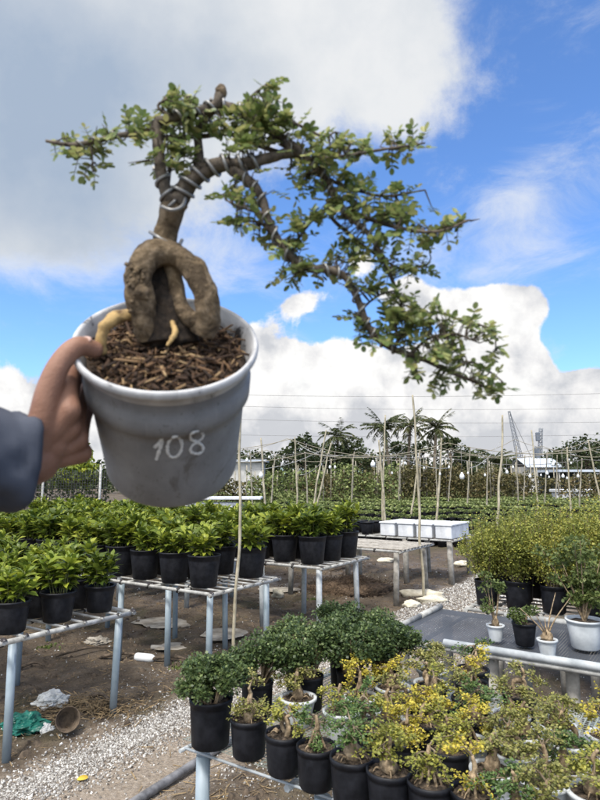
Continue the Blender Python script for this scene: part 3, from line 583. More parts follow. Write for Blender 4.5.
net_pot(P(525, 645, gz), .060, .115, 'black', b2, 'squat black pot with stubby cut stems on the black net')
net_pot(P(548, 657, gz), .044, .085, 'white', b3, 'small white pot with a knobbly stump and bare curved shoots on the black net')
net_pot(P(586, 648, gz), .088, .145, 'white', b4, 'large white pot with a tall loose green shrub on the black net')
# ------------------------------------------------------------------ tall yellow green shrubs
def make_shrub(seed, w=.17, hgt=.44, n=3600, leaf='shrub_leaf'):
    random.seed(seed); t = thing('potted_shrub', 'x', 'potted shrub'); R, h = .09, .19
    mb = MB().lathe(pot_prof(R, R*.85, h, .002, .003), 24, wob=.02); obj('pot', mb, M['black_pot'], t); mb = MB(); soil_mesh(mb, R*.94, h*.9); obj('soil', mb, M['bench_soil'], t)
    st = MB(); L = MB(); z = h*.88; ns = 26
    for k in range(ns):
        a = random.uniform(0, 6.28); q = w*math.sqrt(random.random()); top = z+hgt*random.uniform(.55, 1.0)*(1-.35*(q/w)**2); tp = np.array([q*math.cos(a), q*math.sin(a), top]); sp = spline([(R*.3*math.cos(a), R*.3*math.sin(a), z), (tp[0]*.75, tp[1]*.75, z+hgt*.35), tp], 6)
        st.tube(sp, np.linspace(.004, .0012, len(sp)), 5, cap=False)
        m = n//ns; tt = rng.uniform(.22, 1.03, m); pi_ = sp[np.minimum((tt*(len(sp)-1)).astype(int), len(sp)-1)]; off = rng.normal(0, .030, (m, 3))*(1.25-tt*.6)[:, None]
        L.leaves(L4W, pi_+off, rdir(m, -.2, .9), rdir(m, .1, 1), rng.uniform(.010, .019, m))
    obj('stems', st, M['twig'], t); obj('foliage', L, M[leaf], t); return t
shr = [make_shrub(300, .24, .60, 8000), make_shrub(301, .25, .66, 8500), make_shrub(302, .26, .58, 8000)]
random.seed(4)
for j, v in enumerate((4.86, 5.14, 5.42)):
    for i in range(11):
        put(shr, random.randrange(3), W(-1.50-.06*(j == 1)+.25*i+random.uniform(-.02, .02), v, .565), random.uniform(0, 6), 'bushy yellow-green shrub on the right bench, %s from its end, %s row' % (ORD[i], ['front', 'middle', 'back'][j]), 'yellow green shrubs on the right bench', random.uniform(.94, 1.08)*(1+.03*i))
random.seed(77)
t = thing('potted_tree', 'twiggy dark-leaved plant rising before the shrubs at the right edge', 'potted plant', P(575, 640, .3)*0+W(-.42, 4.42, GZ(*W(-.42, 4.42)[:2])-.01), 0)
mb = MB().lathe(pot_prof(.16, .13, .3, .004, .004), 26); obj('pot', mb, M['black_pot'], t); mb = MB(); soil_mesh(mb, .15, .27); obj('soil', mb, M['bench_soil'], t)
st = MB(); L = MB()
for k in range(26):
    a = random.uniform(0, 6.28); q = random.uniform(.05, .34); tp = np.array([q*math.cos(a), q*math.sin(a), random.uniform(.7, 1.12)]); sp = spline([(0, 0, .27), (tp[0]*.25, tp[1]*.25, .55), tp], 6); st.tube(sp, np.linspace(.011, .002, len(sp)), 6, cap=False)
    for w in range(5, 13): fuzz(L, sp[min(w, len(sp)-1)]+rng.normal(0, .03, 3), .05, 34, .02, LR)
obj('stems', st, M['twig'], t); obj('foliage', L, M['twig_leaf'], t)
# ------------------------------------------------------------------ field of potted plants
def field_mesh(seed, far=False):
    mb = MB(); mb.lathe([(0.0, 0), (.12, 0), (.16, .25), (.162, .26), (.15, .26), (.14, .24), (0, .24)], 10 if not far else 6)
    L = MB(); n = 110 if not far else 34
    q = rdir(n, 0, 1); p = q*np.array([.15, .15, .10])*rng.uniform(.5, 1, n)[:, None]+np.array([0, 0, .255]); L.leaves(L4W, p, q+rdir(n)*.6, rdir(n, .2, 1), (.055 if not far else .10)*rng.uniform(.7, 1.3, n)); return mb, L
fm = [field_mesh(k) for k in range(3)]; fme = [(a.mesh('pot', [M['black_pot']]), b.mesh('foliage', [M['field_leaf']])) for a, b in fm]; ff = [field_mesh(9, True) for _ in range(3)]
spots = []
fv = 13.4
beds = []
for b in range(11):
    for k in range(2): beds.append(fv+k*.36)
    fv += 2.9+.22*b
for v in beds:
    for u in np.arange(-46, 10, .33):
        p = W(u+rng.uniform(-.03, .03), v+rng.uniform(-.03, .03)); sx_ = p[0]/p[1]
        if -.22 < sx_ < .56 and p[1] > 11 and p[1] < 56: spots.append(p)
spots.sort(key=lambda p: p[0]**2+p[1]**2)
for i, p in enumerate(spots[:300]):
    t = thing('field_plant', 'low green plant in a black pot standing in the long ground rows beyond the benches', 'potted plant', (p[0], p[1], GZ(p[0], p[1])-.004), rng.uniform(0, 6), 'low potted plants in the ground rows')
    t.scale = (1, 1, rng.uniform(.85, 1.1))
    for q, nme in zip(fme[i % 3], ('pot', 'foliage')): o = bpy.data.objects.new(nme, q); C.objects.link(o); o.parent = t
mb = MB()
for i, p in enumerate(spots[300:]):
    A_, L_ = ff[i % 3]; o_ = np.array([p[0], p[1], GZ(p[0], p[1])])
    for src, mi in ((A_, 0), (L_, 1)):
        V_ = np.concatenate(src.v); n0 = mb.n
        for k, f_ in enumerate(src.f): mb.add(V_+o_ if k == 0 else np.zeros((0, 3)), (f_ if k == 0 else f_-(mb.n-n0)), mi)
o = obj('field_plants', mb, [M['black_pot'], M['field_leaf']]); tag(o, 'far rows of low green plants in black pots reaching back to the vines', 'potted plants', kind='stuff')
# ------------------------------------------------------------------ bamboo poles, wires, lamps
poles = [((237, 640), (244, 372), None, .015, 'tall pale bamboo pole beside the held pot, standing at the second left bench'),
 ((424, 598), (413, 395), None, .018, 'tall pale bamboo pole standing by the empty plank bench')]
def pole(b, tp, r, label, m='bamboo', grp=None):
    b = np.asarray(b, float); tp = np.asarray(tp, float); b[2] = GZ(b[0], b[1])-.05; L_ = np.linalg.norm(tp-b); n = 14; s_ = random.uniform(0, 50)
    pts = [b+(tp-b)*k/n+np.array([vn(np.array([k*.5, s_, 0.]))*.018, vn(np.array([k*.5, s_, 9.]))*.018, 0])*min(1, k/2)*L_/2.6 for k in range(n+1)]
    rr = np.linspace(1.15, .7, n+1)*r; mb = MB(); mb.tube(spline(pts, 3), np.interp(np.linspace(0, n, n*3+1), range(n+1), rr)*(1+.10*(np.arange(n*3+1) % 5 == 0)), 8)
    o = obj('bamboo_pole', mb, M[m]); tag(o, label, 'bamboo pole', grp); return o
random.seed(21)
for b, tp, _, r, lb in poles:
    g0 = P(*b, 0)
    if b[0] < 300: g0 = np.array([-.105*4.98-.003, 4.98, 0])
    pole(g0, PY(*tp, g0[1]-.03), r*(.85 if b[0] < 300 else 1), lb)
pl = [(503, 415, 495, 570, 10), (442, 438, 438, 500, 15.5), (531, 430, 538, 508, 13.5), (567, 447, 570, 500, 18.5), (588, 440, 600, 500, 19), (488, 457, 487, 498, 28), (261, 438, 265, 498, 17), (326, 430, 313, 507, 13), (331, 443, 319, 495, 19), (379, 440, 384, 502, 16.5), (385, 415, 383, 498, 17), (295, 437, 297, 495, 25), (420, 450, 414, 493, 24), (470, 448, 468, 492, 30), (516, 446, 518, 492, 30), (547, 452, 545, 492, 31), (582, 458, 580, 492, 27), (354, 452, 352, 492, 30), (400, 458, 399, 492, 33), (452, 458, 449, 492, 34), (305, 452, 307, 492, 31), (275, 455, 272, 492, 29), (250, 452, 252, 492, 27), (435, 455, 437, 492, 32), (557, 455, 556, 492, 33), (525, 455, 524, 492, 35)]
pos_words = sorted(range(len(pl)), key=lambda k: pl[k][2])
tops = []
for k, (tx, ty, bx, by, Z) in enumerate(pl):
    tp = PY(tx, ty, Z); g0 = PY(bx, by, Z); g0[2] = 0; ex = (PY(bx, by, Z)-tp); f_ = (tp[2])/(tp[2]-PY(bx, by, Z)[2]+1e-6); g0 = tp+ex*f_; rk = pos_words.index(k); 
    pole(g0, tp, .022 if Z < 14 else .03 if Z < 22 else .035, ('leaning ' if abs(tx-bx) > 6 else 'thin upright ')+'pale pole in the field of pots, %s pole from the left' % (ORD[rk] if rk < 20 else 'twenty-'+ORD[rk-20]), 'bamboo' if Z < 26 else 'bamboo_dark', 'poles in the field'); tops.append(tp)
def cable(name, pts, r, label, cat, m='wire_dark'): o = obj(name, MB().tube(pts, r, 5, cap=False), M[m]); tag(o, label, cat); return o
def sagging(x0, x1, Y0, Y1, z, sag, spans, ph=0):
    out = []
    for k in range(spans*10+1):
        f = k/(spans*10); g_ = (k % 10)/10; out.append((x0+(x1-x0)*f, Y0+(Y1-Y0)*f, z-sag*4*g_*(1-g_)+.12*math.sin(f*9+ph)))
    return np.array(out)
wl = [(-4, 11, 15, 15, 2.42, .30, 4, 0), (-4, 14, 19, 19, 2.75, .45, 5, 1), (-5, 17, 24, 24, 2.7, .4, 6, 2), (-3, 9.5, 13.2, 13.2, 2.2, .2, 4, 3), (-6, 20, 30, 30, 3.2, .5, 7, 4), (-4, 12, 17, 17, 2.15, .12, 4, 5)]
wn = ['nearest', 'long high', 'middle', 'lowest near', 'farthest', 'taut low']
curves = []
for k, w in enumerate(wl):
    c_ = sagging(*w); curves.append(c_)
    if k != 4: cable('wire', c_, .008 if w[2] < 20 else .011, '%s sagging wire strung between the field poles' % wn[k], 'wire', 'bamboo_dark' if k != 5 else 'wire_dark')
for k, (a, b) in enumerate([((392, 452), (448, 468)), ((330, 452), (300, 475)), ((405, 447), (372, 462)), ((470, 468), (500, 442)), ((343, 455), (300, 445)), ((250, 470), (325, 448))]):
    A_ = PY(*a, 16); B_ = PY(*b, 19); pts = [A_+(B_-A_)*f+np.array([0, 0, -.15*4*f*(1-f)]) for f in np.linspace(0, 1, 12)]; cable('guy_rope', pts, .010, '%s slack rope crossing between the field poles' % ['rightmost steep', 'left steep', 'central short', 'right rising', 'left falling', 'long left'][k], 'rope', 'rail')
lamps = [(247, 460, 15, 1), (269, 457, 17, 0), (283, 462, 17, 0), (261, 475, 15, 2), (321, 464, 15, 0), (330, 467, 13.2, 0), (335, 467, 15, 0), (373, 464, 13.2, 2), (384, 464, 17, 0), (392, 473, 17, 0), (405, 463, 15, 0), (424, 468, 17, 0), (440, 474, 15, 0), (449, 467, 15, 0), (462, 476, 13.2, 2), (468, 473, 17, 0), (485, 475, 15, 0), (507, 472, 15, 1), (513, 467, 15, 0), (530, 476, 15, 1), (541, 475, 19, 0), (547, 473, 15, 1), (549, 477, 19, 0), (553, 464, 15, 1), (563, 476, 15, 1), (567, 478, 17, 0), (571, 463, 19, 0), (578, 476, 17, 1), (402, 461, 19, 0)]
for k, (x, y, Y_, s_) in enumerate(sorted(lamps)):
    p = PY(x, y, Y_); r = (.028, .038, .054)[s_]; cv = {15: 0, 17: 5, 13.2: 3, 19: 1}[Y_]; c_ = curves[cv]; zt = np.interp(p[0], c_[:, 0], c_[:, 2]); mb = MB()
    mb.lathe([(0, -r*1.3), (r*.8, -r*1.2), (r, -r*.4), (r*.95, r*.3), (r*.55, r*.9), (r*.4, r*1.0), (r*.4, r*1.5), (0, r*1.5)], 10, o=p); mb.tube([p+(0, 0, r*1.4), (p[0], p[1], max(zt, p[2]+r*1.6))], .006, 5, mi=1)
    o = obj('hanging_lamp', mb, [M['lamp_white'], M['wire_dark']]); tag(o, '%s white lamp hanging over the field, %s lamp from the left' % (['small', 'medium', 'large'][s_], ORD[k] if k < 20 else 'twenty-'+ORD[k-20]), 'lamp', 'white lamps hanging over the field')
for k, (y0, y1) in enumerate(((394, 390), (405, 406), (418, 420), (434, 432))):
    A_ = PY(200, y0, 48+k*3); B_ = PY(700, y1, 48+k*3); pts = [A_+(B_-A_)*f+np.array([0, 0, -.35*4*f*(1-f)]) for f in np.linspace(0, 1, 24)]; cable('power_line', pts, .013, '%s power line crossing the sky above the far trees' % ['highest', 'second highest', 'third', 'lowest'][k], 'power line')
# ------------------------------------------------------------------ far trees, palms, vines, shed, crane
def clump_tree(name, label, cat, X_, Y_, H_, Wd, n, leaf, lsz, ncl, grp, low=.25, trunk=True):
    t = thing(name, label, cat, (X_, Y_, GZ(X_, Y_)), 0, grp); L = MB(); T_ = MB()
    if trunk: T_.tube(spline([(0, 0, -.2), (random.uniform(-.2, .2), 0, H_*.3), (random.uniform(-.3, .3), 0, H_*.7)], 4), np.linspace(.03, .012, 9)*H_, 8)
    for k in range(ncl):
        a = random.uniform(0, 6.28); q = math.sqrt(random.random()); zz = low+(1-low)*random.random(); wz = math.sin(PI*min(1, max(.12, (zz-low)/(1-low)*.8+.15))); c = np.array([q*Wd*.5*wz*math.cos(a), q*Wd*.5*wz*math.sin(a), H_*zz*.93])
        if trunk: T_.tube([(0, 0, min(c[2]*.7, H_*.6)), c], [.010*H_, .003*H_], 5, cap=False)
        fuzz(L, c, Wd*random.uniform(.10, .2), n//ncl, lsz, flat=.7, shell=.2)
    if trunk: obj('trunk', T_, M['bark'], t)
    obj('crown', L, M[leaf], t); return t
random.seed(31)
tl = [(252, 455, 62, 7), (270, 450, 64, 7), (290, 446, 60, 6), (306, 432, 55, 4.5), (322, 444, 58, 5), (340, 442, 60, 5), (352, 438, 62, 6), (368, 446, 66, 6), (397, 442, 64, 5), (422, 443, 64, 5), (450, 436, 58, 3.6), (458, 447, 60, 5), (478, 453, 70, 7), (508, 455, 72, 4), (546, 455, 70, 6), (562, 450, 66, 6), (585, 440, 58, 9), (612, 444, 60, 8), (480, 462, 90, 9), (530, 462, 95, 9), (330, 452, 80, 9), (236, 452, 60, 6), (185, 448, 62, 8), (135, 452, 62, 9), (642, 440, 60, 9)]
tw = sorted(range(len(tl)), key=lambda k: tl[k][0])
for k, (px, py, Y_, w) in enumerate(tl):
    tp = PY(px, py, Y_); rk = tw.index(k); clump_tree('tree', '%s dark leafy tree of the far tree line, %s from the left' % ('taller' if py < 440 else 'low', ORD[rk] if rk < 20 else 'twenty-'+ORD[rk-20]), 'tree', tp[0], Y_, tp[2], w, 1500, 'tree_leaf', .30, 22, 'trees of the far tree line', low=.12)
mb = MB(); n = 9000; px_ = rng.uniform(-60, 90, n); p = np.c_[px_, rng.uniform(84, 92, n), rng.uniform(0, 1, n)*(3.2+1.4*vn(np.c_[px_*.12, px_*0, px_*0]))]; mb.leaves(L4W, p, rdir(n), rdir(n, .2, 1), rng.uniform(.5, 1.0, n)); o = obj('far_wood', mb, M['tree_leaf']); tag(o, 'low far-off wood behind the nursery along the horizon', 'wood', kind='stuff')
def palm(px, py, Y_, lean, seed, label):
    random.seed(seed); tp = PY(px, py, Y_); H_ = tp[2]-.4; t = thing('coconut_palm', label, 'palm tree', (tp[0]-lean, Y_, 0), 0, 'coconut palms behind the field')
    T_ = MB().tube(spline([(0, 0, -.2), (lean*.15, 0, H_*.4), (lean, 0, H_)], 8), np.linspace(.2, .12, 17), 9); obj('trunk', T_, M['bark'], t); L = MB()
    for k in range(26):
        a = k*2.4+random.uniform(-.2, .2); e0 = random.uniform(-.45, 1.25); ln = random.uniform(2.0, 2.6); pts = []; q = np.array([lean, 0, H_]); el = e0; st_ = ln/10; dr = random.uniform(.05, .19)
        for j in range(11): pts.append(q.copy()); q = q+st_*np.array([math.cos(a)*math.cos(el), math.sin(a)*math.cos(el), math.sin(el)]); el -= dr
        pts = np.array(pts); L.tube(pts, np.linspace(.03, .01, 11), 4, cap=False)
        m = 60; tt = rng.uniform(.08, 1, m)*10; i0 = np.minimum(tt.astype(int), 9); pp = pts[i0]+(pts[i0+1]-pts[i0])*(tt-i0)[:, None]; fd = pts[i0+1]-pts[i0]; fd /= np.linalg.norm(fd, axis=1)[:, None]; sd = np.cross(fd, (0, 0, 1.)); sd /= np.linalg.norm(sd, axis=1)[:, None]+1e-9
        d = sd*np.where(rng.random(m) < .5, 1, -1)[:, None]+fd*.7+np.array([0, 0, -.55]); L.leaves((np.array([(0, 0, 0), (.085, .3, 0), (0, 1, -.1), (-.085, .3, 0)]), np.array([[0, 1, 2, 3]])), pp, d, rdir(m, .3, 1), rng.uniform(.42, .62, m)*np.sin(np.clip(tt/10*2.6+.4, 0, PI))**.5)
    obj('crown', L, M['palm_leaf'], t)
palm(384, 424, 56, -.5, 1, 'coconut palm left of the tall pole, its crown leaning left'); palm(410, 421, 58, .3, 2, 'middle coconut palm, its crown behind the tall bamboo pole'); palm(436, 424, 55, .3, 3, 'rightmost of the three tall coconut palms')
palm(338, 432, 60, .2, 4, 'coconut palm with shaggy crown standing further left among dense trees'); palm(495, 458, 62, .3, 6, 'small low palm between the tree line and the crane')
random.seed(41)
vl = [(246, 474, 34, 3.4, 'vine_leaf'), (285, 468, 33, 4.2, 'field_leaf'), (318, 472, 38, 3.2, 'vine_leaf'), (345, 468, 36, 3.6, 'vine_leaf'), (365, 462, 35, 4.0, 'field_leaf'), (388, 464, 37, 3.8, 'vine_leaf'), (412, 463, 38, 4.2, 'vine_leaf'), (436, 463, 38, 4.0, 'vine_leaf'), (458, 464, 38, 4.0, 'vine_leaf'), (482, 465, 39, 4.2, 'vine_leaf'), (503, 468, 40, 3.6, 'vine_leaf'), (528, 470, 42, 3.6, 'vine_leaf'), (590, 472, 38, 4.0, 'vine_leaf')]
for k, (px, py, Y_, w) in enumerate([q[:4] for q in vl]):
    lf = vl[k][4]; tp = PY(px, py, Y_); t = thing('climbing_vine', '%s climbing vine on stakes behind the field, %s clump from the left' % ('lush green' if lf == 'field_leaf' else 'brownish green', ORD[k]), 'vine', (tp[0], Y_, GZ(tp[0], Y_)), 0, 'climbing vines along the back of the field'); L = MB(); s_ = MB(); n = 1300
    x = rng.uniform(-w/2, w/2, n); p = np.c_[x, rng.uniform(-.35, .35, n), rng.uniform(0, 1, n)**.8*(tp[2]*(.88+.16*vn(np.c_[x*1.3, x*0+k, x*0])))]; L.leaves(L4W, p, rdir(n, -.9, .4), rdir(n, .1, 1), rng.uniform(.10, .20, n))
    for x in np.linspace(-w/2, w/2, 4): obj('stake', MB().tube([(x, 0, -.1), (x+random.uniform(-.1, .1), 0, tp[2]*1.08)], .035, 6), M['bamboo_dark'], t)
    obj('leaves', L, M[lf], t)
# shed with a pale sheet roof
c0 = PY(517, 470, 60); c1 = PY(553, 470, 60); t = thing('shed', 'low shed with pale blue grey sheet roof beyond the field', 'shed', ((c0[0]+c1[0])/2, 60, 0)); w = (c1[0]-c0[0])/2
zr = PY(535, 462, 60)[2]; mb = MB(); mb.box((0, 0, zr*.42), (w*.93, 2.2, zr*.42)); obj('wall', mb, M['shed_wall'], t)
mb = MB(); V = []
for k in range(41):
    x = -w+2*w*k/40; zz = .04*(k % 2); V += [(x, -2.8, zr*.82+zz), (x, 0, zr+.35+zz), (x, 2.8, zr*.82+zz)]
F_ = [[k*3+j, k*3+3+j, k*3+4+j, k*3+1+j] for k in range(40) for j in (0, 1)]; mb.add(V, F_, sm=False); o = obj('roof', mb, M['roof_sheet'], t); md = o.modifiers.new('th', 'SOLIDIFY'); md.thickness = .05
c0 = PY(548, 476, 45); c1 = PY(592, 476, 45); w = (c1[0]-c0[0])/2; t = thing('awning', 'dark open lean-to under a flat roof at the far right of the field', 'lean-to', ((c0[0]+c1[0])/2, 45, 0))
zr = PY(570, 471, 45)[2]; mb = MB(); mb.box((0, 0, zr), (w, 2, .08)); obj('roof', mb, M['roof_sheet'], t); mb = MB(); mb.box((0, 1.9, zr*.5-.05), (w*.97, .05, zr*.5-.05)); obj('wall', mb, M['dark_awning'], t)
for x in (-.95, -.3, .35, .95): obj('post', MB().tube([(w*x, -1.8, 0), (w*x, -1.8, zr-.08)], .06, 8), M['concrete'], t)
mb = MB(); c0 = PY(552, 489, 40); c1 = PY(590, 490, 40); mb.box(((c0[0]+c1[0])/2, 40, .72), ((c1[0]-c0[0])/2, .5, .10), bev=.03); mb.box(((c0[0]+c1[0])/2, 40, .3), ((c1[0]-c0[0])/2*.9, .4, .31)); o = obj('white_trough', mb, M['foam']); tag(o, 'long white trough before the dark lean-to at far right', 'trough')
c0 = PY(232, 448, 50); t = thing('shed', 'small shed with pale roof half hidden behind trees left of the field', 'shed', (PY(246, 470, 50)[0], 50, 0)); zr = PY(240, 459, 50)[2]
mb = MB(); mb.box((0, 0, zr*.45), (1.5, 1.5, zr*.45)); obj('wall', mb, M['shed_wall'], t); mb = MB(); mb.box((0, 0, zr*.9+.12), (1.8, 1.9, .08)); obj('roof', mb, M['roof_sheet'], t)
def lattice(mb, a, b, w0, w1, n, r):
    a = np.asarray(a, float); b = np.asarray(b, float); ax = (b-a)/np.linalg.norm(b-a); s1 = np.cross(ax, (0, 1, 0)); s1 /= np.linalg.norm(s1); s2 = np.cross(ax, s1); cs = [(s1+s2), (s1-s2), (-s1-s2), (-s1+s2)]
    def pt(f, c): return a+(b-a)*f+cs[c]*(w0+(w1-w0)*f)
    for c in range(4): mb.tube([pt(0, c), pt(1, c)], r, 5)
    for k in range(n):
        for c in range(4): mb.tube([pt(k/n, c), pt((k+1)/n, (c+1) % 4)], r*.6, 4); mb.tube([pt(k/n, c), pt(k/n, (c+1) % 4)], r*.6, 4)
Yc = 110; t = thing('crawler_crane', 'dark lattice boom crane leaning left on the skyline', 'crane', (PY(521, 470, Yc)[0], Yc, 0)); base = PY(521, 464, Yc)-np.array([PY(521, 470, Yc)[0], Yc, 0]); tipp = PY(509, 411, Yc)-np.array([PY(521, 470, Yc)[0], Yc, 0])
mb = MB(); lattice(mb, base, tipp, .5, .16, 14, .042); obj('boom', mb, M['crane_hazed_paint'], t); mb = MB(); mb.box((.6, 0, base[2]-.6), (2.2, 1.5, 1.1), bev=.2); mb.box((-.9, -1, base[2]+.5), (.6, .6, .8), bev=.1); obj('cab', mb, M['crane_hazed_paint'], t)
mb = MB()
for y in (-1.3, 1.3): mb.box((.4, y, .8), (2.6, .4, .8), bev=.3)
mb.box((.4, 0, 1.4), (1.2, 1.2, base[2]*.5-1.0 if base[2] > 3 else .6)); obj('tracks', mb, M['crane_hazed_paint'], t); obj('cable', MB().tube([tipp, base+(2.2, 0, .6)], .04, 4), M['wire_dark'], t)
t = thing('piling_rig', 'slim dark lattice mast standing upright right of the crane', 'mast', (PY(538, 470, Yc)[0], Yc, 0)); b0 = np.array([0, 0, 0.]); tt_ = PY(541, 428, Yc)-np.array([PY(538, 470, Yc)[0], Yc, 0]); mb = MB(); lattice(mb, b0, tt_, .35, .25, 16, .05); obj('mast', mb, M['crane_hazed_paint'], t)
mb = MB(); mb.box((.0, -.2, tt_[2]*.55), (.45, .4, 1.3), bev=.1); mb.box((.2, -.2, tt_[2]*.85), (.35, .35, .8), bev=.1); obj('hammer', mb, M['crane_hazed_paint'], t)
# net pen and tree at left behind the benches
def PX(px, Y_): return PY(px, 478, Y_)[0]
Yn = 17; t = thing('net_fence', 'black mesh fence with pale posts behind the left benches', 'fence', (PX(72, Yn), Yn, 0)); x0, x1 = PX(10, Yn)-PX(72, Yn), PX(108, Yn)-PX(72, Yn); zt = PY(70, 470, Yn)[2]
mb = MB()
for x in np.arange(x0, x1, .075):
    mb.tube([(x, 0, 0), (x+.02, 0, zt)], .006, 4); 
for z in np.arange(.05, zt, .075): mb.tube([(x0, .012, z), (x1, .012, z)], .006, 4)
obj('mesh', mb, M['black_net'], t); mb = MB(); n = 1500; mb.leaves(L4W, np.c_[rng.uniform(x0, x1, n), rng.uniform(.1, .5, n), rng.uniform(0, zt, n)], rdir(n), rdir(n), rng.uniform(.06, .13, n)); obj('creeper', mb, M['tree_leaf'], t)
for px in (44, 101, 12): obj('post', MB().tube([(PX(px, Yn)-PX(72, Yn), -.05, -.1), (PX(px, Yn)-PX(72, Yn), -.05, zt+.15)], .035, 8), M['rail'], t)
random.seed(61); t = thing('tree', 'drooping light green tree behind the mesh fence left of the held pot', 'tree', (PX(72, 19), 19, 0)); T_ = MB().tube([(0, 0, -.1), (.05, 0, 1.7)], [.07, .04], 8); L = MB(); n = 900; H_ = PY(72, 445, 19)[2]
for k in range(34):
    a = random.uniform(0, 6.28); ln = random.uniform(.4, .95); c = np.array([math.cos(a)*ln*.75, math.sin(a)*ln*.75, random.uniform(1.3, H_-.2)]); T_.tube([(0, 0, 1.3), c], [.02, .008], 5, cap=False); m = 26; d = rdir(m, -1, .1); L.leaves(LP, c+rng.normal(0, .10, (m, 3)), d, rdir(m, .2, 1), rng.uniform(.14, .26, m))
obj('trunk', T_, M['bark'], t); obj('crown', L, M['bench_leaf'], t)
for k, (px, s_) in enumerate(((63, 452), (92, 458))):
    pass
mb = MB(); a, b = PX(188, 15.5), PX(262, 15.5); mb.box(((a+b)/2, 15.5, PY(220, 498, 15.5)[2]), ((b-a)/2, .45, .03), bev=.01); mb.box(((a+b)/2-.3, 15.5, PY(220, 498, 15.5)[2]*.45), ((b-a)/2*.8, .35, PY(220, 498, 15.5)[2]*.45), bev=.02)
o = obj('white_table', mb, M['foam']); tag(o, 'long flat white box behind the benches, just under the held pot', 'box')
# ------------------------------------------------------------------ debris
def on(px, py, dz=0): p = P(px, py, 0); p[2] = GZ(p[0], p[1])+dz; return p
def crumpled(name, label, cat, c, r, m, seed, noise_=.42, n=56):
    mb = MB(); mb.blob(c, r, n, 34, noise_, 2.6, seed=seed); mb.sm = [False]*len(mb.sm); o = obj(name, mb, M[m]); tag(o, label, cat); return o
crumpled('plastic_bag', 'crumpled teal green plastic bag beside the leftmost bench leg', 'plastic bag', on(25, 728, .05), (.115, .09, .055), 'green_plastic', 3)
crumpled('plastic_bag', 'crumpled clear white plastic sheet above the green bag', 'plastic sheet', on(52, 707, .03), (.11, .08, .045), 'clear_plastic', 5)
crumpled('plastic_bag', 'small white plastic scrap right of the green bag', 'plastic scrap', on(45, 731, .02), (.05, .04, .025), 'clear_plastic', 6)
crumpled('plastic_bag', 'flattened brown sack lying beneath the front left bench', 'sack', on(98, 638, .03), (.11, .07, .04), 'slab', 8)
p = on(66, 734); mb = MB(); A_ = Matrix.Rotation(1.2, 3, 'X')@Matrix.Rotation(.4, 3, 'Y'); mb.lathe([(.0, 0), (.05, 0), (.068, .10), (.072, .10), (.066, .09), (.045, .01), (0, .012)], 18, M=np.array(A_), o=p+(0, 0, .06)); o = obj('plant_pot', mb, M['debris']); tag(o, 'dark brown pot fallen over on the soil by the gravel edge', 'pot')
p = on(146, 661, .03); mb = MB(); R_ = np.array(Matrix.Rotation(-.3, 3, 'Z')@Matrix.Rotation(PI/2, 3, 'Y')); mb.lathe([(0, -.10), (.03, -.10), (.035, -.085), (.035, .04), (.03, .065), (.014, .085), (.013, .105), (0, .105)], 16, M=R_, o=p); o = obj('plastic_bottle', mb, M['plastic_white']); tag(o, 'white plastic bottle lying on the soil between the two left benches', 'bottle')
p = on(159, 645, .02); mb = MB().tube([p-(.07, .01, 0), p+(.07, -.02, 0)], .022, 10); o = obj('pipe_offcut', mb, M['concrete']); tag(o, 'short grey pipe offcut behind the white bottle', 'pipe')
p = on(82, 780, .012); mb = MB(); mb.leaves((LO[0]*np.array([1.3, 1, 2]), LO[1]), [p-np.array([.02, .02, 0])], [np.array([1, .3, .05])], np.array([0.1, 0, 1.]), .055); o = obj('fallen_leaf', mb, M['yellow_dead_leaf']); md = o.modifiers.new('t', 'SOLIDIFY'); md.thickness = .001; tag(o, 'yellow fallen leaf on the bare path', 'leaf')
a, b = on(140, 806, .03), on(197, 768, .03); q = b+(b-a)*1.6; q[2] = GZ(q[0], q[1])+.03; mb = MB().tube([a-(b-a)*.6, a, b, q], .022, 12); o = obj('ground_pipe', mb, M['dark_pipe']); tag(o, 'dark grey pipe lying along the path edge below the front bench', 'pipe')
def slab(px, py, rx, ry, seed, label):
    p = on(px, py, .012); a = np.linspace(0, 2*PI, 22, endpoint=False); r = 1+.35*fbm(np.c_[np.cos(a)*1.5+seed, np.sin(a)*1.5, a*0]); V = [(0, 0, .008)]+[(rx*q*math.cos(t_), ry*q*math.sin(t_), 0) for q, t_ in zip(r, a)]+[(rx*q*.9*math.cos(t_), ry*q*.9*math.sin(t_), .012) for q, t_ in zip(r, a)]
    V = np.array(V)+p; mb = MB(); mb.add(V, [[1+i, 1+(i+1) % 22, 23+(i+1) % 22, 23+i] for i in range(22)], sm=False); mb.f.append(np.array([[0, 23+i, 23+(i+1) % 22] for i in range(22)])); mb.v.append(np.zeros((0, 3))); mb.mi.append(0); mb.sm.append(False); o = obj('cement_patch', mb, M['slab']); tag(o, label, 'cement patch')
slab(160, 618, .34, .30, 1, 'pale broken cement patch under the second left bench'); slab(222, 636, .22, .2, 2, 'pale cement patch behind the dark green bush, at the bamboo pole'); slab(176, 645, .16, .10, 3, 'small pale cement scrap between the bottle and the bench leg'); slab(282, 588, .3, .16, 4, 'pale stone patch under the third left bench')
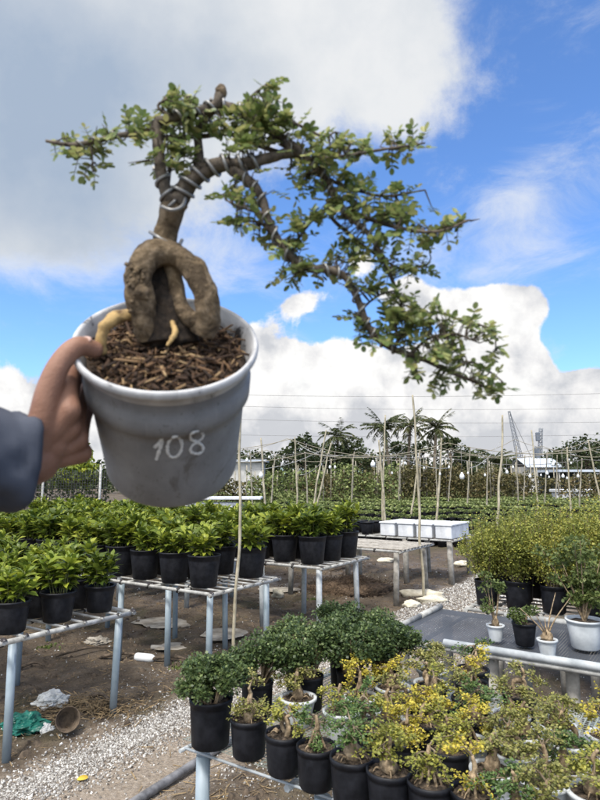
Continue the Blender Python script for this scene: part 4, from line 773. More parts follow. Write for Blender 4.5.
# husk mound
c = on(352, 590); mb = MB(); mb.blob(c+(0, 0, .0), (.55, .42, .18), 30, 14, .35, 3, seed=2); n = 2400; q = rdir(n, 0, 1); mb.leaves(LS, c+q*np.array([.56, .43, .19])*(1+.12*rng.normal(0, 1, n))[:, None], rdir(n), rdir(n), rng.uniform(.03, .10, n)); o = obj('husk_mound', mb, M['husk']); tag(o, 'brown mound of coconut husk fibre under the empty plank bench', 'mound')
for k, (px, py, rx, ry, rz_, lb) in enumerate([(422, 596, .30, .10, .06, 'long cream sack lying under the plank bench'), (432, 602, .20, .09, .05, 'cream sack in front of the longer one'), (411, 606, .12, .09, .05, 'small torn white sack by the thin bamboo pole'), (463, 569, .16, .12, .05, 'grey white sack under the foam boxes'), (480, 569, .22, .06, .03, 'flat cream sack strip beyond the foam box bench'), (385, 562, .18, .1, .05, 'cream sack under the far end of the plank bench'), (278, 592, .08, .08, .07, 'rounded pale stone beneath the third left bench')]):
    mb = MB(); mb.blob(on(px, py, rz_*.6), (rx, ry, rz_), 18, 10, .35, 1.6, seed=k+20, M=np.array(Matrix.Rotation(-.1+.3*(k % 3), 3, 'Z'))); o = obj('stone' if k == 6 else 'sack', mb, M['sack']); tag(o, lb, 'stone' if k == 6 else 'sack')
st_ = [((55, 655), (115, 645)), ((100, 652), (150, 660)), ((150, 662), (200, 668)), ((20, 662), (45, 660)), ((330, 572), (395, 560)), ((90, 700), (110, 708))]
for k, (a, b) in enumerate(st_):
    a = on(*a, .02); b = on(*b, .02); m_ = (a+b)/2+(0, .05, .02); o = obj('stick', MB().tube(spline([a, m_, b], 5), np.linspace(.016, .008, 11), 7, rough=.2), M['debris']); tag(o, ['dark stick lying behind the front left bench legs', 'stick between bench leg and the white bottle', 'thin stick running right from the white bottle', 'short stick at the far left edge', 'stick leaning on the husk mound', 'short stick near the gravel edge'][k], 'stick')
# white pots and sheets under the shade-net bench
for k, (u, v) in enumerate([(-1.25, 3.55), (-.85, 3.5), (-.45, 3.75)]):
    t = thing('white_tub', 'white plastic tub on the ground under the shade net bench, %s from the path' % ORD[k], 'tub', W(u, v, GZ(*W(u, v)[:2])), .3*k, 'white tubs under the shade net bench'); mb = MB().lathe([(0, 0), (.13, 0), (.17, .26), (.182, .26), (.182, .28), (.16, .28), (.12, .03), (0, .03)], 26); obj('tub_body', mb, M['white_pot'], t); obj('tub_handle', MB().tube([(.175*math.cos(a), .175*math.sin(a), .25-.03*math.sin((a-.2)*1.15)) for a in np.linspace(.2, 2.9, 16)], .003, 5), M['grey_pipe'], t)
mb = MB(); mb.box(W(-1.0, 2.3, .02+GZ(*W(-1.0, 2.3)[:2])), (.35, .3, .02), rz=.2, bev=.01); o = obj('white_board', mb, M['grey_pipe']); tag(o, 'grey sheet lying on the ground under the foreground bench', 'sheet')
# ------------------------------------------------------------------ HERO: pot held in the hand
D0 = .62; C0 = U(167, 338, D0); vd = C0-np.array([0, 0, CH]); vd /= np.linalg.norm(vd)
upc = np.array([0, -math.sin(TH), math.cos(TH)]); up_ = upc-vd*np.dot(upc, vd); up_ /= np.linalg.norm(up_); rt_ = np.cross(vd, up_)
sT = .52; cT = math.sqrt(1-sT*sT); rl = math.radians(2.5)
AX = -vd*sT + cT*(up_*math.cos(rl)-rt_*math.sin(rl)); AX /= np.linalg.norm(AX)
XX = rt_-AX*np.dot(rt_, AX); XX /= np.linalg.norm(XX); YY = np.cross(AX, XX)
ZS = 1.15; HP = .151*ZS; base = C0-AX*HP
PM = Matrix(((XX[0], YY[0], AX[0]*ZS, base[0]), (XX[1], YY[1], AX[1]*ZS, base[1]), (XX[2], YY[2], AX[2]*ZS, base[2]), (0, 0, 0, 1)))
def Lc(p): p = np.asarray(p, float); return base+XX*p[0]+YY*p[1]+AX*p[2]*ZS
def toL(p): q = np.asarray(p)-base; return np.array([q@XX, q@YY, q@AX/ZS])
H = bpy.data.objects.new('held_bonsai', None); C.objects.link(H); H.matrix_basis = PM; H.empty_display_size = .05
tag(H, 'wired bonsai with looped trunk in a scuffed grey pot marked 108, held up by hand', 'bonsai')
def Rz(z): return float(np.interp(z, [0, .004, .085, .095, .098, .115, .119, .131, .134, .15], [.0740, .0758, .0822, .0830, .0880, .0884, .0852, .0860, .0890, .0892]))
prof = [(0, .004), (.055, .004), (.060, 0), (.0745, 0), (.0765, .004)]+[(Rz(z), z) for z in (.03, .06, .085, .0955, .098, .106, .115, .1185, .125, .1315)]
mb = MB().lathe(prof, 72, wob=.004); pot_o = obj('pot', mb, M['hero_pot'], H)
mb = MB().lathe([(Rz(.1315), .1315), (.0885, .1335), (.0895, .139), (.0925, .1405), (.0945, .143), (.0950, .1465), (.0938, .1495), (.0915, .1500), (.0895, .1480), (.0850, .134), (.0800, .115), (.078, .105)], 72, wob=.004); obj('rim', mb, M['hero_rim'], H)
# handwriting: 108
def hit(px, py):
    r = ray(px, py); o_ = np.array([0, 0, CH]); t0 = .45
    for k in range(4000):
        q = toL(o_+r*t0)
        if 0 < q[2] < .1315 and math.hypot(q[0], q[1]) <= Rz(q[2])+.0002: return q
        t0 += .0001
    return q
def cp(x, y): return (x/2.222, 230+y/2.222)
strokes = [[cp(343, 484), cp(352, 474), cp(360, 464), cp(357, 480), cp(352, 496), cp(347, 511)],
 [cp(388+16*math.sin(a)+(-6*math.cos(a-PI))*.4, 482-23*math.cos(a)) for a in np.linspace(-.5, 2*PI-.3, 20)],
 [cp(x, y) for x, y in ((452, 451), (438, 447), (424, 454), (425, 465), (438, 471), (450, 480), (450, 492), (438, 497), (424, 492), (426, 480), (438, 471), (449, 463), (452, 453))]]
mb = MB()
for s_ in strokes:
    q = np.array([hit(*p) for p in s_]); q = spline(q, 4); nrm = np.c_[q[:, :2], np.zeros(len(q))]; nrm /= np.linalg.norm(nrm, axis=1)[:, None]
    d = np.gradient(q, axis=0); d /= np.linalg.norm(d, axis=1)[:, None]; sd = np.cross(d, nrm); w = .0016*(1+.25*rng.normal(0, 1, len(q)).clip(-1, 1))[:, None]
    V = np.concatenate([q+sd*w+nrm*.0002, q+nrm*.0007, q-sd*w+nrm*.0002]); n = len(q); i = np.arange(n-1); mb.add(V, np.concatenate([np.stack([i, i+1, i+1+n, i+n], -1), np.stack([i+n, i+1+n, i+1+2*n, i+2*n], -1)]))
o = obj('handwritten_number', mb, M['hero_mark'], pot_o)
# mulch
mb = MB(); random.seed(3); soil_mesh(mb, .0822, .129, 36, 12, .005); obj('soil', mb, M['bench_soil'], H)
mb = MB(); n = 1500; a = rng.uniform(0, 2*PI, n); q = .0775*np.sqrt(rng.random(n)); p = np.c_[q*np.cos(a), q*np.sin(a), .129+rng.uniform(0, .009, n)+.008*(1-(q/.084)**2)]
T = (np.array([(-.10, 0, -.03), (.10, 0, -.03), (.12, 1, -.03), (-.08, 1, -.03), (-.08, .1, .07), (.08, .1, .09), (.08, .9, .08), (-.06, .9, .06)]), np.array([[0, 1, 5, 4], [1, 2, 6, 5], [2, 3, 7, 6], [3, 0, 4, 7], [4, 5, 6, 7], [3, 2, 1, 0]]))
mb.leaves(T, p, rdir(n, -.25, .45), np.array([0, 0, 1.])+rng.normal(0, .4, (n, 3)), rng.uniform(.005, .014, n)*rng.uniform(.7,1.2,n)); n = 160; a = rng.uniform(0, 2*PI, n); q = .05*np.sqrt(rng.random(n))
mb.leaves((T[0]*np.array([.35, 1, .35]), T[1]), np.c_[q*np.cos(a), q*np.sin(a), np.full(n, .139)], rdir(n, -.1, .3), np.array([0, 0, 1.]), rng.uniform(.02, .038, n)); o = obj('bark_chips', mb, M['hero_mulch'], H); o['kind'] = 'stuff'
# trunk: pixel tracing gives width; depth offsets give real thickness and overlap
def tr(pts): return np.array([U(x, y, D0+dz) for x, y, dz in pts])
def wtube(mb, pts, rads, n=14, rough=.12, sub=7):
    q = tr(pts); sp = spline(q, sub); rr = np.interp(np.linspace(0, len(rads)-1, len(sp)), range(len(rads)), rads)*D0/600; mb.tube(sp, rr, n, rough=rough); return sp
mb = MB()
wtube(mb, [(150, 338, .002), (143, 318, -.006), (139, 296, -.012), (140, 274, -.012), (147, 258, -.006), (162, 252, .0), (180, 258, .002), (195, 272, -.002), (206, 292, -.006), (209, 312, -.006), (203, 334, .002)], [13, 13, 14, 13, 14, 13, 12, 12.5, 11.5, 12, 12.5], 32, .17, 14)
wtube(mb, [(172, 262, .012), (176, 285, .010), (180, 305, .006), (190, 318, .0), (202, 322, -.002)], [9, 8, 8, 8.5, 9], 14, .12)
mb.blob(U(142, 292, D0-.024), (.0075, .006, .0075), 12, 8, .2, 2, seed=4)
rg = np.random.default_rng(8)
for k in range(26):
    c = U(139+rg.normal(0, 5), 262+rg.uniform(0, 50), D0-.025); mb.blob(c, (.0022,)*3, 6, 5, .3, 2, seed=k)
t_ = wtube(mb, [(160, 262, .016), (165, 242, .012), (168, 226, .008), (172, 210, .004), (177, 200, .002)], [13, 12, 11.5, 12, 11], 16, .14)
tk = obj('trunk', mb, M['hero_bark'], H, world=True)
mb = MB(); mb.blob(U(162, 318, D0+.012), (.023, .016, .045), 26, 18, .35, 2.6, seed=9); mb.blob(U(160, 285, D0+.014), (.017, .010, .034), 20, 14, .3, 2.6, seed=12); wtube(mb, [(160, 300, .016), (160, 318, .012), (162, 345, .008)], [13, 17, 22], 16, .2); wtube(mb, [(185, 345, .012), (180, 325, .014), (172, 300, .018)], [15, 12, 9], 14, .2); obj('root_mass', mb, M['hero_shaded_core'], H, world=True)
mb = MB(); wtube(mb, [(141, 312, -.006), (130, 314, -.012), (114, 319, -.018), (104, 328, -.020), (101, 342, -.018), (103, 354, -.012)], [6, 5.5, 6.2, 5.6, 4.8, 4], 16, .28); obj('root', mb, M['hero_root'], H, world=True); mb = MB(); wtube(mb, [(167, 346, -.03), (173, 337, -.027), (175, 330, -.018), (172, 322, -.006)], [1.2, 2.8, 3.0, 2.2], 12, .3); obj('root', mb, M['hero_root'], H, world=True)
Bp = []
def branch(mb, pts, rads, n=9, rough=.12): q = wtube(mb, pts, rads, n, rough); Bp.append(q); return q
mb = MB()
b_main = branch(mb, [(176, 203, .002), (186, 188, .0), (200, 174, -.002), (220, 165, -.004), (243, 164, -.004), (263, 160, -.002), (283, 154, .0), (300, 152, .004)], [11, 9, 8.4, 7.5, 6.6, 6, 5.4, 4.6], 14, .2)
branch(mb, [(174, 206, .0), (166, 192, -.004), (161, 170, -.006), (158, 145, -.006), (156, 122, -.004)], [8, 6.5, 5.5, 5.5, 5], 12)
branch(mb, [(198, 172, .002), (199, 152, .006), (198, 132, .008), (206, 116, .008), (220, 106, .006), (240, 112, .006), (262, 124, .006), (282, 138, .006), (300, 152, .006)], [5.5, 5, 4.5, 5, 5.5, 5, 5, 4.5, 4.5], 11)
b_up = branch(mb, [(282, 142, .0), (307, 158, -.004), (327, 182, -.008), (341, 209, -.010), (358, 224, -.010), (370, 236, -.010), (384, 260, -.010), (393, 282, -.008), (402, 304, -.006)], [4.4, 4, 3.6, 3.2, 2.7, 2.5, 2.2, 1.8, 1.4])
b_low = branch(mb, [(232, 170, -.004), (250, 182, -.010), (262, 198, -.014), (270, 225, -.016), (288, 254, -.016), (308, 268, -.014), (330, 270, -.012), (346, 278, -.010), (358, 300, -.008), (366, 322, -.008), (376, 337, -.006), (392, 348, -.004), (413, 356, -.002), (430, 362, .0), (450, 372, .0), (470, 380, .002), (489, 390, .004)], [5.6, 5, 4.4, 4, 3.9, 3.9, 3.7, 3.6, 3.5, 3.5, 3.5, 3.4, 3, 2.5, 2, 1.6, 1.1], 10)
branch(mb, [(158, 128, -.004), (140, 133, -.008), (117, 136, -.012), (92, 142, -.016), (72, 145, -.018), (46, 141, -.018)], [4, 3.2, 2.6, 2.6, 2.4, 1.4])
branch(mb, [(156, 138, .0), (180, 137, .006), (205, 136, .010), (230, 134, .012), (260, 146, .012), (290, 156, .010)], [3, 2.6, 2.4, 2.4, 2.6, 2.4])
branch(mb, [(168, 185, .004), (172, 158, .012), (182, 142, .016), (200, 134, .016)], [2, 1.8, 1.6, 1.4])
branch(mb, [(156, 122, -.004), (172, 118, -.008), (196, 112, -.004), (214, 106, .0), (221, 94, .002)], [4.5, 4.5, 4.5, 5, 5.5])
for p_, r_ in [([(310, 160, 0), (345, 156, -.010), (380, 150, -.016), (425, 143, -.02)], [2.4, 1.8, 1.4, .8]), ([(312, 172, 0), (350, 188, .010), (385, 196, .014), (425, 190, .016)], [2.2, 1.8, 1.4, .8]), ([(350, 212, -.01), (392, 226, -.018), (435, 232, -.022), (470, 220, -.024)], [2.6, 2, 1.6, .9]), ([(335, 195, 0), (330, 215, .012), (352, 236, .016), (372, 252, .014), (400, 268, .014), (428, 264, .012)], [2, 2, 1.8, 1.5, 1.2, .8]), ([(268, 215, -.016), (250, 210, -.02), (232, 204, -.024)], [1.8, 1.4, .8]), ([(272, 232, -.016), (258, 222, -.006), (240, 222, .0)], [1.6, 1.2, .8]), ([(290, 256, -.01), (300, 236, .0), (318, 214, .006)], [1.8, 1.5, 1]), ([(402, 302, -.006), (396, 322, -.004), (398, 345, -.004)], [1.8, 1.5, 1.4]), ([(395, 345, 0), (412, 325, .008), (436, 312, .012), (460, 320, .012), (492, 330, .012), (496, 350, .014)], [2, 1.6, 1.4, 1.2, 1, .7]), ([(410, 354, 0), (430, 338, -.012), (455, 334, -.016), (472, 340, -.016)], [1.8, 1.4, 1.1, .8]), ([(372, 335, 0), (362, 312, .01), (378, 296, .012), (396, 290, .012)], [1.6, 1.3, 1.1, .8]), ([(90, 143, -.016), (92, 155, -.016), (93, 172, -.016)], [1.4, 1, .8]), ([(450, 372, 0), (470, 362, .006), (490, 372, .01), (503, 382, .01)], [1.5, 1.2, 1, .7]), ([(172, 118, -.004), (158, 106, -.006), (176, 96, -.006), (196, 98, -.004)], [1.8, 1.4, 1, .7]), ([(240, 112, .006), (252, 96, .0), (272, 80, -.004)], [2, 1.5, .9]), ([(262, 124, .006), (290, 122, .0), (322, 136, -.006), (335, 132, -.006)], [2, 1.6, 1.2, .8])]: branch(mb, p_, r_, 7)
for (x, y, dx, dy) in [(95, 140, 2, -14), (110, 136, -8, -12), (150, 160, -22, 3), (345, 155, 6, -14), (70, 145, -6, -8), (245, 164, 4, 12), (385, 262, 12, -4), (420, 232, 12, -8), (300, 268, -6, 10), (470, 221, 10, -2)]:
    mb.tube([U(x, y, D0-.012), U(x+dx, y+dy, D0-.018)], [.0011, .0003], 5)
obj('branches', mb, M['hero_branch'], H, world=True)
mb = MB(); mb.blob(U(221, 92, D0+.002), (.0062, .006, .0075), 12, 8, .15, 2, seed=2); obj('cut_stub', mb, M['hero_bark'], H, world=True)
# aluminium training wire
mb = MB()
def coil(path, r0, r1, turns, wr, i0=0, i1=None):
    p = path[i0:i1]; m = turns*18; s_ = np.linspace(0, len(p)-1.001, m); i_ = s_.astype(int); c_ = p[i_]+(p[i_+1]-p[i_])*(s_-i_)[:, None]; tg_ = np.gradient(c_, axis=0); tg_ /= np.linalg.norm(tg_, axis=1)[:, None]; a1 = np.cross(tg_, vd); a1 /= np.linalg.norm(a1, axis=1)[:, None]; a2 = np.cross(tg_, a1)
    th_ = np.linspace(0, 2*PI*turns, m); rr = np.linspace(r0, r1, m)*D0/600; mb.tube(c_+(a1*np.cos(th_)[:, None]+a2*np.sin(th_)[:, None])*rr[:, None], wr, 7)
coil(Bp[0], 11.0, 7.4, 7, .0018, 4, 36); coil(Bp[1], 9, 6.5, 3, .0017, 0, 16); coil(Bp[2], 7.5, 7, 7, .0016, 18, 56); coil(Bp[3], 5.2, 3.0, 13, .0011, 2, 44); coil(Bp[4], 6.0, 4.2, 19, .0012, 4, 90); coil(Bp[5], 5.2, 3.6, 5, .0009, 2, 30)
coil(Bp[8], 6, 7, 3, .0016, 8, 24)
q = spline(tr([(150, 232, .004), (158, 237, -.006), (168, 243, -.004), (178, 246, .006), (182, 240, .016)]), 5); mb.tube(q, .0019, 8)
q = spline(tr([(161, 206, -.014), (172, 210, -.018), (182, 206, -.012), (185, 196, -.004), (180, 184, .0), (172, 190, .01)]), 5); mb.tube(q, .0018, 8)
obj('training_wire', mb, M['alu_wire'], H, world=True)
# foliage: pinnate sprays
L = MB(); tw_ = MB(); allb = np.concatenate(Bp); rg = np.random.default_rng(12)
cl = [(165, 103, 15), (188, 106, 18), (178, 124, 12), (212, 122, 20), (243, 118, 22), (262, 100, 14), (272, 88, 8), (266, 124, 22), (240, 142, 22), (285, 130, 20), (302, 148, 20), (322, 150, 16), (150, 130, 13), (133, 132, 12), (112, 134, 9), (92, 140, 9), (92, 166, 9), (84, 158, 6), (60, 142, 6), (172, 144, 12), (180, 166, 8), (188, 152, 10), (150, 161, 4), (345, 148, 13), (365, 150, 12), (390, 147, 12), (413, 144, 8), (246, 206, 16), (232, 198, 10), (238, 222, 10), (262, 228, 16), (285, 240, 15), (300, 228, 12), (318, 214, 14), (300, 180, 16), (322, 170, 16), (336, 188, 20), (360, 190, 16), (385, 196, 13), (405, 192, 9), (345, 214, 18), (370, 218, 14), (395, 226, 16), (420, 231, 14), (440, 228, 12), (460, 222, 6), (300, 265, 16), (290, 276, 9), (325, 268, 14), (345, 262, 12), (345, 244, 10), (372, 248, 15), (388, 266, 13), (410, 270, 8), (424, 265, 6), (370, 288, 10), (352, 284, 8), (395, 300, 13), (395, 314, 20), (418, 318, 20), (440, 322, 18), (402, 338, 16), (376, 334, 10), (430, 346, 18), (452, 340, 16), (470, 325, 9), (490, 332, 9), (497, 348, 6), (452, 368, 14), (478, 378, 12), (494, 388, 9), (362, 332, 8), (412, 368, 7), (440, 376, 8), (358, 316, 7)]
for (cx, cy, r) in cl:
    for k in range(max(4, int(r*1.0))):
        a = rg.uniform(0, 6.28); q = r*.75*math.sqrt(rg.random()); o0 = U(cx+q*math.cos(a), cy+q*math.sin(a)*.75, D0+rg.normal(-.004, .016)); j = np.argmin(((allb-o0)**2).sum(1)); nb = allb[j]; dn_ = np.linalg.norm(nb-o0)
        if dn_ > .015: o0 = nb+(o0-nb)*(.015/dn_)+rg.normal(0, .002, 3)
        if np.linalg.norm(nb-o0) > .004: tw_.tube([nb, (nb+o0)/2+rg.normal(0, .0015, 3), o0], [.0009, .0007, .0005], 4, cap=False)
        out = (o0-nb); out = out/(np.linalg.norm(out)+1e-6)*.7+rg.normal(0, .6, 3)+np.array([.25, 0, -.05]); out /= np.linalg.norm(out); ln = rg.uniform(.009, .019); e = o0+out*ln; tw_.tube([o0, e], [.0005, .0003], 4, cap=False)
        upv = np.array([0, -.25, 1.])+rg.normal(0, .45, 3); sd = np.cross(out, upv); sd /= np.linalg.norm(sd); pr = rg.integers(2, 4); pos = []; dd = []
        for m_ in range(pr):
            f = (m_+.6)/pr
            for s_ in (-1, 1): pos.append(o0+out*ln*f); dd.append(sd*s_+out*.55+rg.normal(0, .12, 3))
        pos.append(e); dd.append(out); L.leaves(LO, pos, dd, upv, rg.uniform(.0054, .0092)*rg.uniform(.85, 1.15, len(pos)))
obj('twigs', tw_, M['hero_branch'], H, world=True); obj('foliage', L, M['bonsai_leaf'], H, world=True)
# ------------------------------------------------------------------ the hand and arm holding the pot
def hp(phi, rad, z): a = math.radians(phi); return Lc((rad*math.cos(a), rad*math.sin(a), z))
wr = hp(214, .160, .080); elb = U(-260, 440, .42); shl = np.array([-.34, -.12, 1.22])
mb = MB()
def seg(pts, rr, n=16, sub=6):
    q = spline(pts, sub); r_ = np.interp(np.linspace(0, len(rr)-1, len(q)), range(len(rr)), rr); mb.tube(q, r_, n)
    for k in (0, -1): mb.blob(q[k], (r_[k]*1.02,)*3, 12, 9, 0)
seg([wr+(hp(206, .12, .085)-wr)*.3, wr, wr+(elb-wr)*.35, wr+(elb-wr)*.7, elb, elb+(shl-elb)*.5, shl], [.022, .024, .031, .038, .040, .046, .052], 20)
fin = [(.124, 1.0, .0092), (.104, 1.1, .0094), (.0845, 1.02, .0090), (.066, .82, .0078)]
for z, ln, r in fin:
    Rr = Rz(z); kn = hp(216, Rr+.029, z*.85+.012); seg([wr, (wr+kn)/2, kn], [.016, .0118, .0112])
    seg([kn, hp(204, Rr+.0205, z), hp(199-19*ln, Rr+.0118, z-.001), hp(198-35*ln, Rr+.0098, z-.002), hp(198-48*ln, Rr+.0090, z-.002)], [r*1.22, r*1.14, r*1.0, r*.95, r*.80])
mb.blob(hp(214, .134, .090), (.016, .016, .020), 16, 12, 0)
seg([wr, hp(213, .140, .108), hp(208, .124, .133), hp(202, .107, .1490), hp(196, .088, .1560), hp(192, .072, .1480)], [.017, .0150, .0120, .0104, .0102, .0086])
me = mb.mesh('body', M['skin']); o = bpy.data.objects.new('arm_source', me); C.objects.link(o)
rm_ = o.modifiers.new('r', 'REMESH'); rm_.mode = 'VOXEL'; rm_.voxel_size = .0016; rm_.use_smooth_shade = True
sm_ = o.modifiers.new('s', 'SMOOTH'); sm_.factor = .5; sm_.iterations = 7
dg = bpy.context.evaluated_depsgraph_get(); dg.update(); bm_ = bpy.data.meshes.new_from_object(o.evaluated_get(dg)); bpy.data.objects.remove(o)
bm_.materials.clear(); bm_.materials.append(M['skin']); bm_.name = 'person'
for p_ in bm_.polygons: p_.use_smooth = True
per = bpy.data.objects.new('person', bm_); C.objects.link(per); tag(per, 'person in dark blue-grey sleeve reaching in from the left, gripping the pot rim', 'person')
# thumb nail
mb = MB(); a_ = hp(193.2, .0790, .1600); mb.blob(a_, (.0058, .0058, .0014), 12, 6, 0, M=np.stack([XX, YY, AX], 1)); m_n = plain('nail', (.50, .32, .26), (.58, .40, .34), 100, .3); obj('thumb_nail', mb, m_n, per)
# sleeve with folds
c0_ = wr+(elb-wr)*.04; path = spline([c0_, wr+(elb-wr)*.4, wr+(elb-wr)*.75, elb, elb+(shl-elb)*.4, shl], 14); n = 40; m_ = len(path); ff_ = np.linspace(0, 1, m_); rad = .042+.026*np.minimum(1, ff_*2.5)
tg_ = np.gradient(path, axis=0); tg_ /= np.linalg.norm(tg_, axis=1)[:, None]; nn = np.cross(tg_[0], (0, 0, 1)); V = []
for k in range(m_):
    nn = nn-tg_[k]*np.dot(nn, tg_[k]); nn /= np.linalg.norm(nn); bb = np.cross(tg_[k], nn)
    for j in range(n):
        a = 2*PI*j/n; d = nn*math.cos(a)+bb*math.sin(a); s_ = float(fbm(np.array([[math.cos(a)*1.3+k*.10+3, math.sin(a)*1.3, k*.16+a*.25*0]]))[0]); V.append(path[k]+d*(rad[k]*(1+.13*s_)+(.002 if k < 3 else 0)))
mb = MB(); i = np.arange(m_-1)[:, None]*n; j = np.arange(n)[None]; kk = (j+1) % n; mb.add(V, np.stack([i+j, i+kk, i+n+kk, i+n+j], -1).reshape(-1, 4)); sl = obj('sleeve', mb, M['sleeve'], per); md = sl.modifiers.new('t', 'SOLIDIFY'); md.thickness = .003; md.offset = -1
# ------------------------------------------------------------------ camera
cam = bpy.data.cameras.new('camera'); co = bpy.data.objects.new('camera', cam); C.objects.link(co); S.camera = co
co.location = (0, 0, CH); co.rotation_euler = (PI/2+TH, 0, 0); cam.sensor_fit = 'HORIZONTAL'; cam.sensor_width = 36; cam.lens = 36; cam.clip_start = .02; cam.clip_end = 4000
cam.dof.use_dof = True; cam.dof.focus_distance = 5; cam.dof.aperture_fstop = 13
# ------------------------------------------------------------------ light
SE, SA = 58, 205       # sun elevation, azimuth (degrees clockwise from +Y): behind and left of the camera
sd = bpy.data.lights.new('sun', 'SUN'); so = bpy.data.objects.new('sun', sd); C.objects.link(so); sd.energy = 2.0; sd.angle = math.radians(10); sd.color = (1, .96, .90)
az = math.radians(SA); el = math.radians(SE); dvec = Vector((math.sin(az)*math.cos(el), math.cos(az)*math.cos(el), math.sin(el))); so.rotation_euler = dvec.to_track_quat('Z', 'Y').to_euler()
w = bpy.data.worlds.new('World'); S.world = w; w.use_nodes = True; t = w.node_tree; t.nodes.clear()
sky = N(t, 'ShaderNodeTexSky', sky_type='NISHITA', sun_disc=False); sky.sun_elevation = el; sky.sun_rotation = az; sky.air_density = 1.0; sky.dust_density = .4; sky.ozone_density = 2.0
tc = N(t, 'ShaderNodeTexCoord').outputs['Generated']; nv = N(t, 'ShaderNodeVectorMath', operation='NORMALIZE'); t.links.new(tc, nv.inputs[0]); dv = nv.outputs[0]
sp_ = N(t, 'ShaderNodeSeparateXYZ'); t.links.new(dv, sp_.inputs[0]); azn = math_(t, 'ARCTAN2', sp_.outputs[0], sp_.outputs[1]); eln = math_(t, 'ARCSINE', sp_.outputs[2])
def ae(px, py): r = ray(px, py); r = r/np.linalg.norm(r); return math.atan2(r[0], r[1]), math.asin(r[2])
def blobs(lst):
    acc = None
    for (px, py, rx, ry, wgt) in lst:
        a, e = ae(px, py); sx_, sy_ = rx/620, ry/620; q1 = math_(t, 'MULTIPLY', math_(t, 'SUBTRACT', azn, a), 1/sx_); q2 = math_(t, 'MULTIPLY', math_(t, 'SUBTRACT', eln, e), 1/sy_)
        r2 = math_(t, 'ADD', math_(t, 'MULTIPLY', q1, q1), math_(t, 'MULTIPLY', q2, q2)); g_ = math_(t, 'MULTIPLY', math_(t, 'POWER', 2.718, math_(t, 'MULTIPLY', r2, -1)), wgt); acc = g_ if acc is None else math_(t, 'ADD', acc, g_)
    return acc
def vmul(vec, s): n_ = N(t, 'ShaderNodeVectorMath', operation='MULTIPLY'); t.links.new(vec, n_.inputs[0]); n_.inputs[1].default_value = s; return n_.outputs[0]
def vadd(vec, s): n_ = N(t, 'ShaderNodeVectorMath', operation='ADD'); t.links.new(vec, n_.inputs[0]); n_.inputs[1].default_value = s; return n_.outputs[0]
def sstep(x, a, b): n_ = N(t, 'ShaderNodeMapRange', interpolation_type='SMOOTHSTEP', i_1=a, i_2=b); t.links.new(x, n_.inputs[0]); return n_.outputs[0]
# layer A: broad grey cloud of the upper left, and a general cover behind the camera
A1 = blobs([(60, 60, 260, 150, 1.0), (270, 10, 190, 85, .8), (415, 45, 58, 75, .55), (20, 190, 150, 62, .45), (330, 90, 80, 40, .3), (220, -120, 260, 120, .5), (-150, 150, 250, 200, .6), (290, 240, 110, 60, -.55), (120, 300, 170, 30, -.6)])
nA1 = noise(t, 6.5, 11, .64, dv, .25); dA = math_(t, 'ADD', A1, math_(t, 'MULTIPLY', math_(t, 'SUBTRACT', nA1, .5), 1.9)); mA = sstep(dA, .12, .86)
nA2 = noise(t, 3.4, 9, .58, vadd(dv, (3, 1, 2))); gl = blobs([(40, 150, 190, 130, .8), (120, 70, 160, 50, .35)]); litA = math_(t, 'SUBTRACT', math_(t, 'ADD', math_(t, 'MULTIPLY', math_(t, 'SUBTRACT', nA2, .5), 1.6), .95), gl)
cA = ramp(t, litA, [(.05, (.35, .43, .56)), (.45, (.49, .545, .635)), (.75, (.62, .655, .71)), (1.0, (.74, .755, .785))])
# layer B: cumulus near the horizon
B1 = blobs([(512, 308, 40, 28, .95), (362, 258, 22, 18, .6), (412, 296, 42, 26, .65), (470, 318, 40, 26, .5), (300, 300, 40, 22, .6), (262, 335, 36, 30, .5), (320, 368, 80, 32, .8), (440, 372, 70, 30, .8), (520, 360, 34, 20, .6), (596, 388, 34, 16, .7), (420, 432, 300, 30, 1.0), (60, 450, 220, 45, .7), (640, 440, 200, 34, .8), (-200, 420, 300, 70, .9), (900, 380, 250, 80, .9), (578, 338, 26, 22, -.35), (110, 300, 120, 30, -.4), (250, 290, 40, 14, -.3)])
nB1 = noise(t, 11, 10, .58, dv, .12); dB = math_(t, 'ADD', B1, math_(t, 'MULTIPLY', math_(t, 'SUBTRACT', nB1, .5), 2.5)); mB = sstep(dB, .36, .60)
nB1 = noise(t, 9, 9, .56, dv, .15); dB = math_(t, 'ADD', B1, math_(t, 'MULTIPLY', math_(t, 'SUBTRACT', nB1, .5), 1.25)); mB = sstep(dB, .42, .54)
nB2 = noise(t, 11, 10, .58, vadd(dv, (.015, .0, -.033)), .12); sh = math_(t, 'MULTIPLY', math_(t, 'SUBTRACT', nB1, nB2), 3.0); hb = sstep(eln, .0, .26)
nB3 = noise(t, 4, 4, .5, vmul(dv, (1, 1, 2.2))); base_l = math_(t, 'ADD', math_(t, 'MULTIPLY', hb, .36), math_(t, 'MULTIPLY', nB3, .62)); litB = math_(t, 'ADD', base_l, sh)
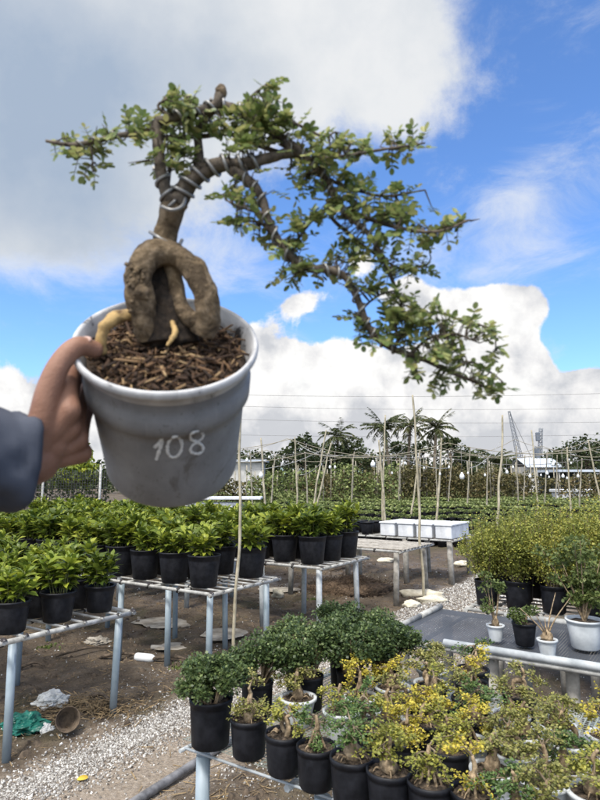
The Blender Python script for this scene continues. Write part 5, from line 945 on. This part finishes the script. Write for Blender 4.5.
cB = ramp(t, litB, [(.05, (.56, .575, .62)), (.32, (.69, .695, .725)), (.56, (.80, .795, .81)), (.85, (.92, .915, .915))])
# layer C: thin wisps
nC1 = noise(t, 6.5, 10, .66, vmul(dv, (1.0, 1.0, 2.0)), .5); Cb = blobs([(560, 170, 60, 50, .35), (500, 200, 40, 22, .45), (430, 250, 160, 40, .32), (80, 260, 150, 35, .75), (200, 240, 60, 40, .35), (560, 20, 80, 30, .2), (520, 280, 130, 26, .35)])
dC = math_(t, 'ADD', Cb, math_(t, 'MULTIPLY', math_(t, 'SUBTRACT', nC1, .5), 1.6)); mC = math_(t, 'MULTIPLY', sstep(dC, .10, 1.0), .8)
bg = N(t, 'ShaderNodeBackground', i_Strength=.10); skc = mixc(t, 1.0, sky.outputs[0], (.78, 1.04, 1.38), 'MULTIPLY'); 
# raise contrast so that colours / strength stay physical: clouds are given in final radiance / strength
def k10(c_): return mixc(t, 1.0, c_, (6.3, 6.3, 6.2), 'MULTIPLY')
col = mixc(t, mC, skc, (4.6, 4.8, 5.1)); col = mixc(t, mB, col, k10(cB)); col = mixc(t, mA, col, k10(cA))
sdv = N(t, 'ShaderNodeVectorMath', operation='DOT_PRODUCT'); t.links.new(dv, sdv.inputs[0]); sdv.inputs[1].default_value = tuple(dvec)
fill_glow = sstep(sdv.outputs['Value'], .30, 1.0); col = mixc(t, fill_glow, col, (13, 12.4, 11.4)); t.links.new(col, bg.inputs[0]); out = N(t, 'ShaderNodeOutputWorld'); t.links.new(bg.outputs[0], out.inputs[0]); w.cycles.sampling_method = 'MANUAL'; w.cycles.sample_map_resolution = 1024  # bright sky glow around the sun, added out of view as soft fill
S.view_settings.view_transform = 'Standard'; S.view_settings.look = 'None'; S.view_settings.exposure = 0.85; S.view_settings.gamma = 1; S.view_settings.use_curve_mapping = False
S.cycles.transparent_max_bounces = 12; S.cycles.max_bounces = 6
# unused prototypes are removed
for o in list(bpy.data.objects):
    if o.get('label') == 'x':
        for ch in list(o.children): bpy.data.objects.remove(ch)
        bpy.data.objects.remove(o)
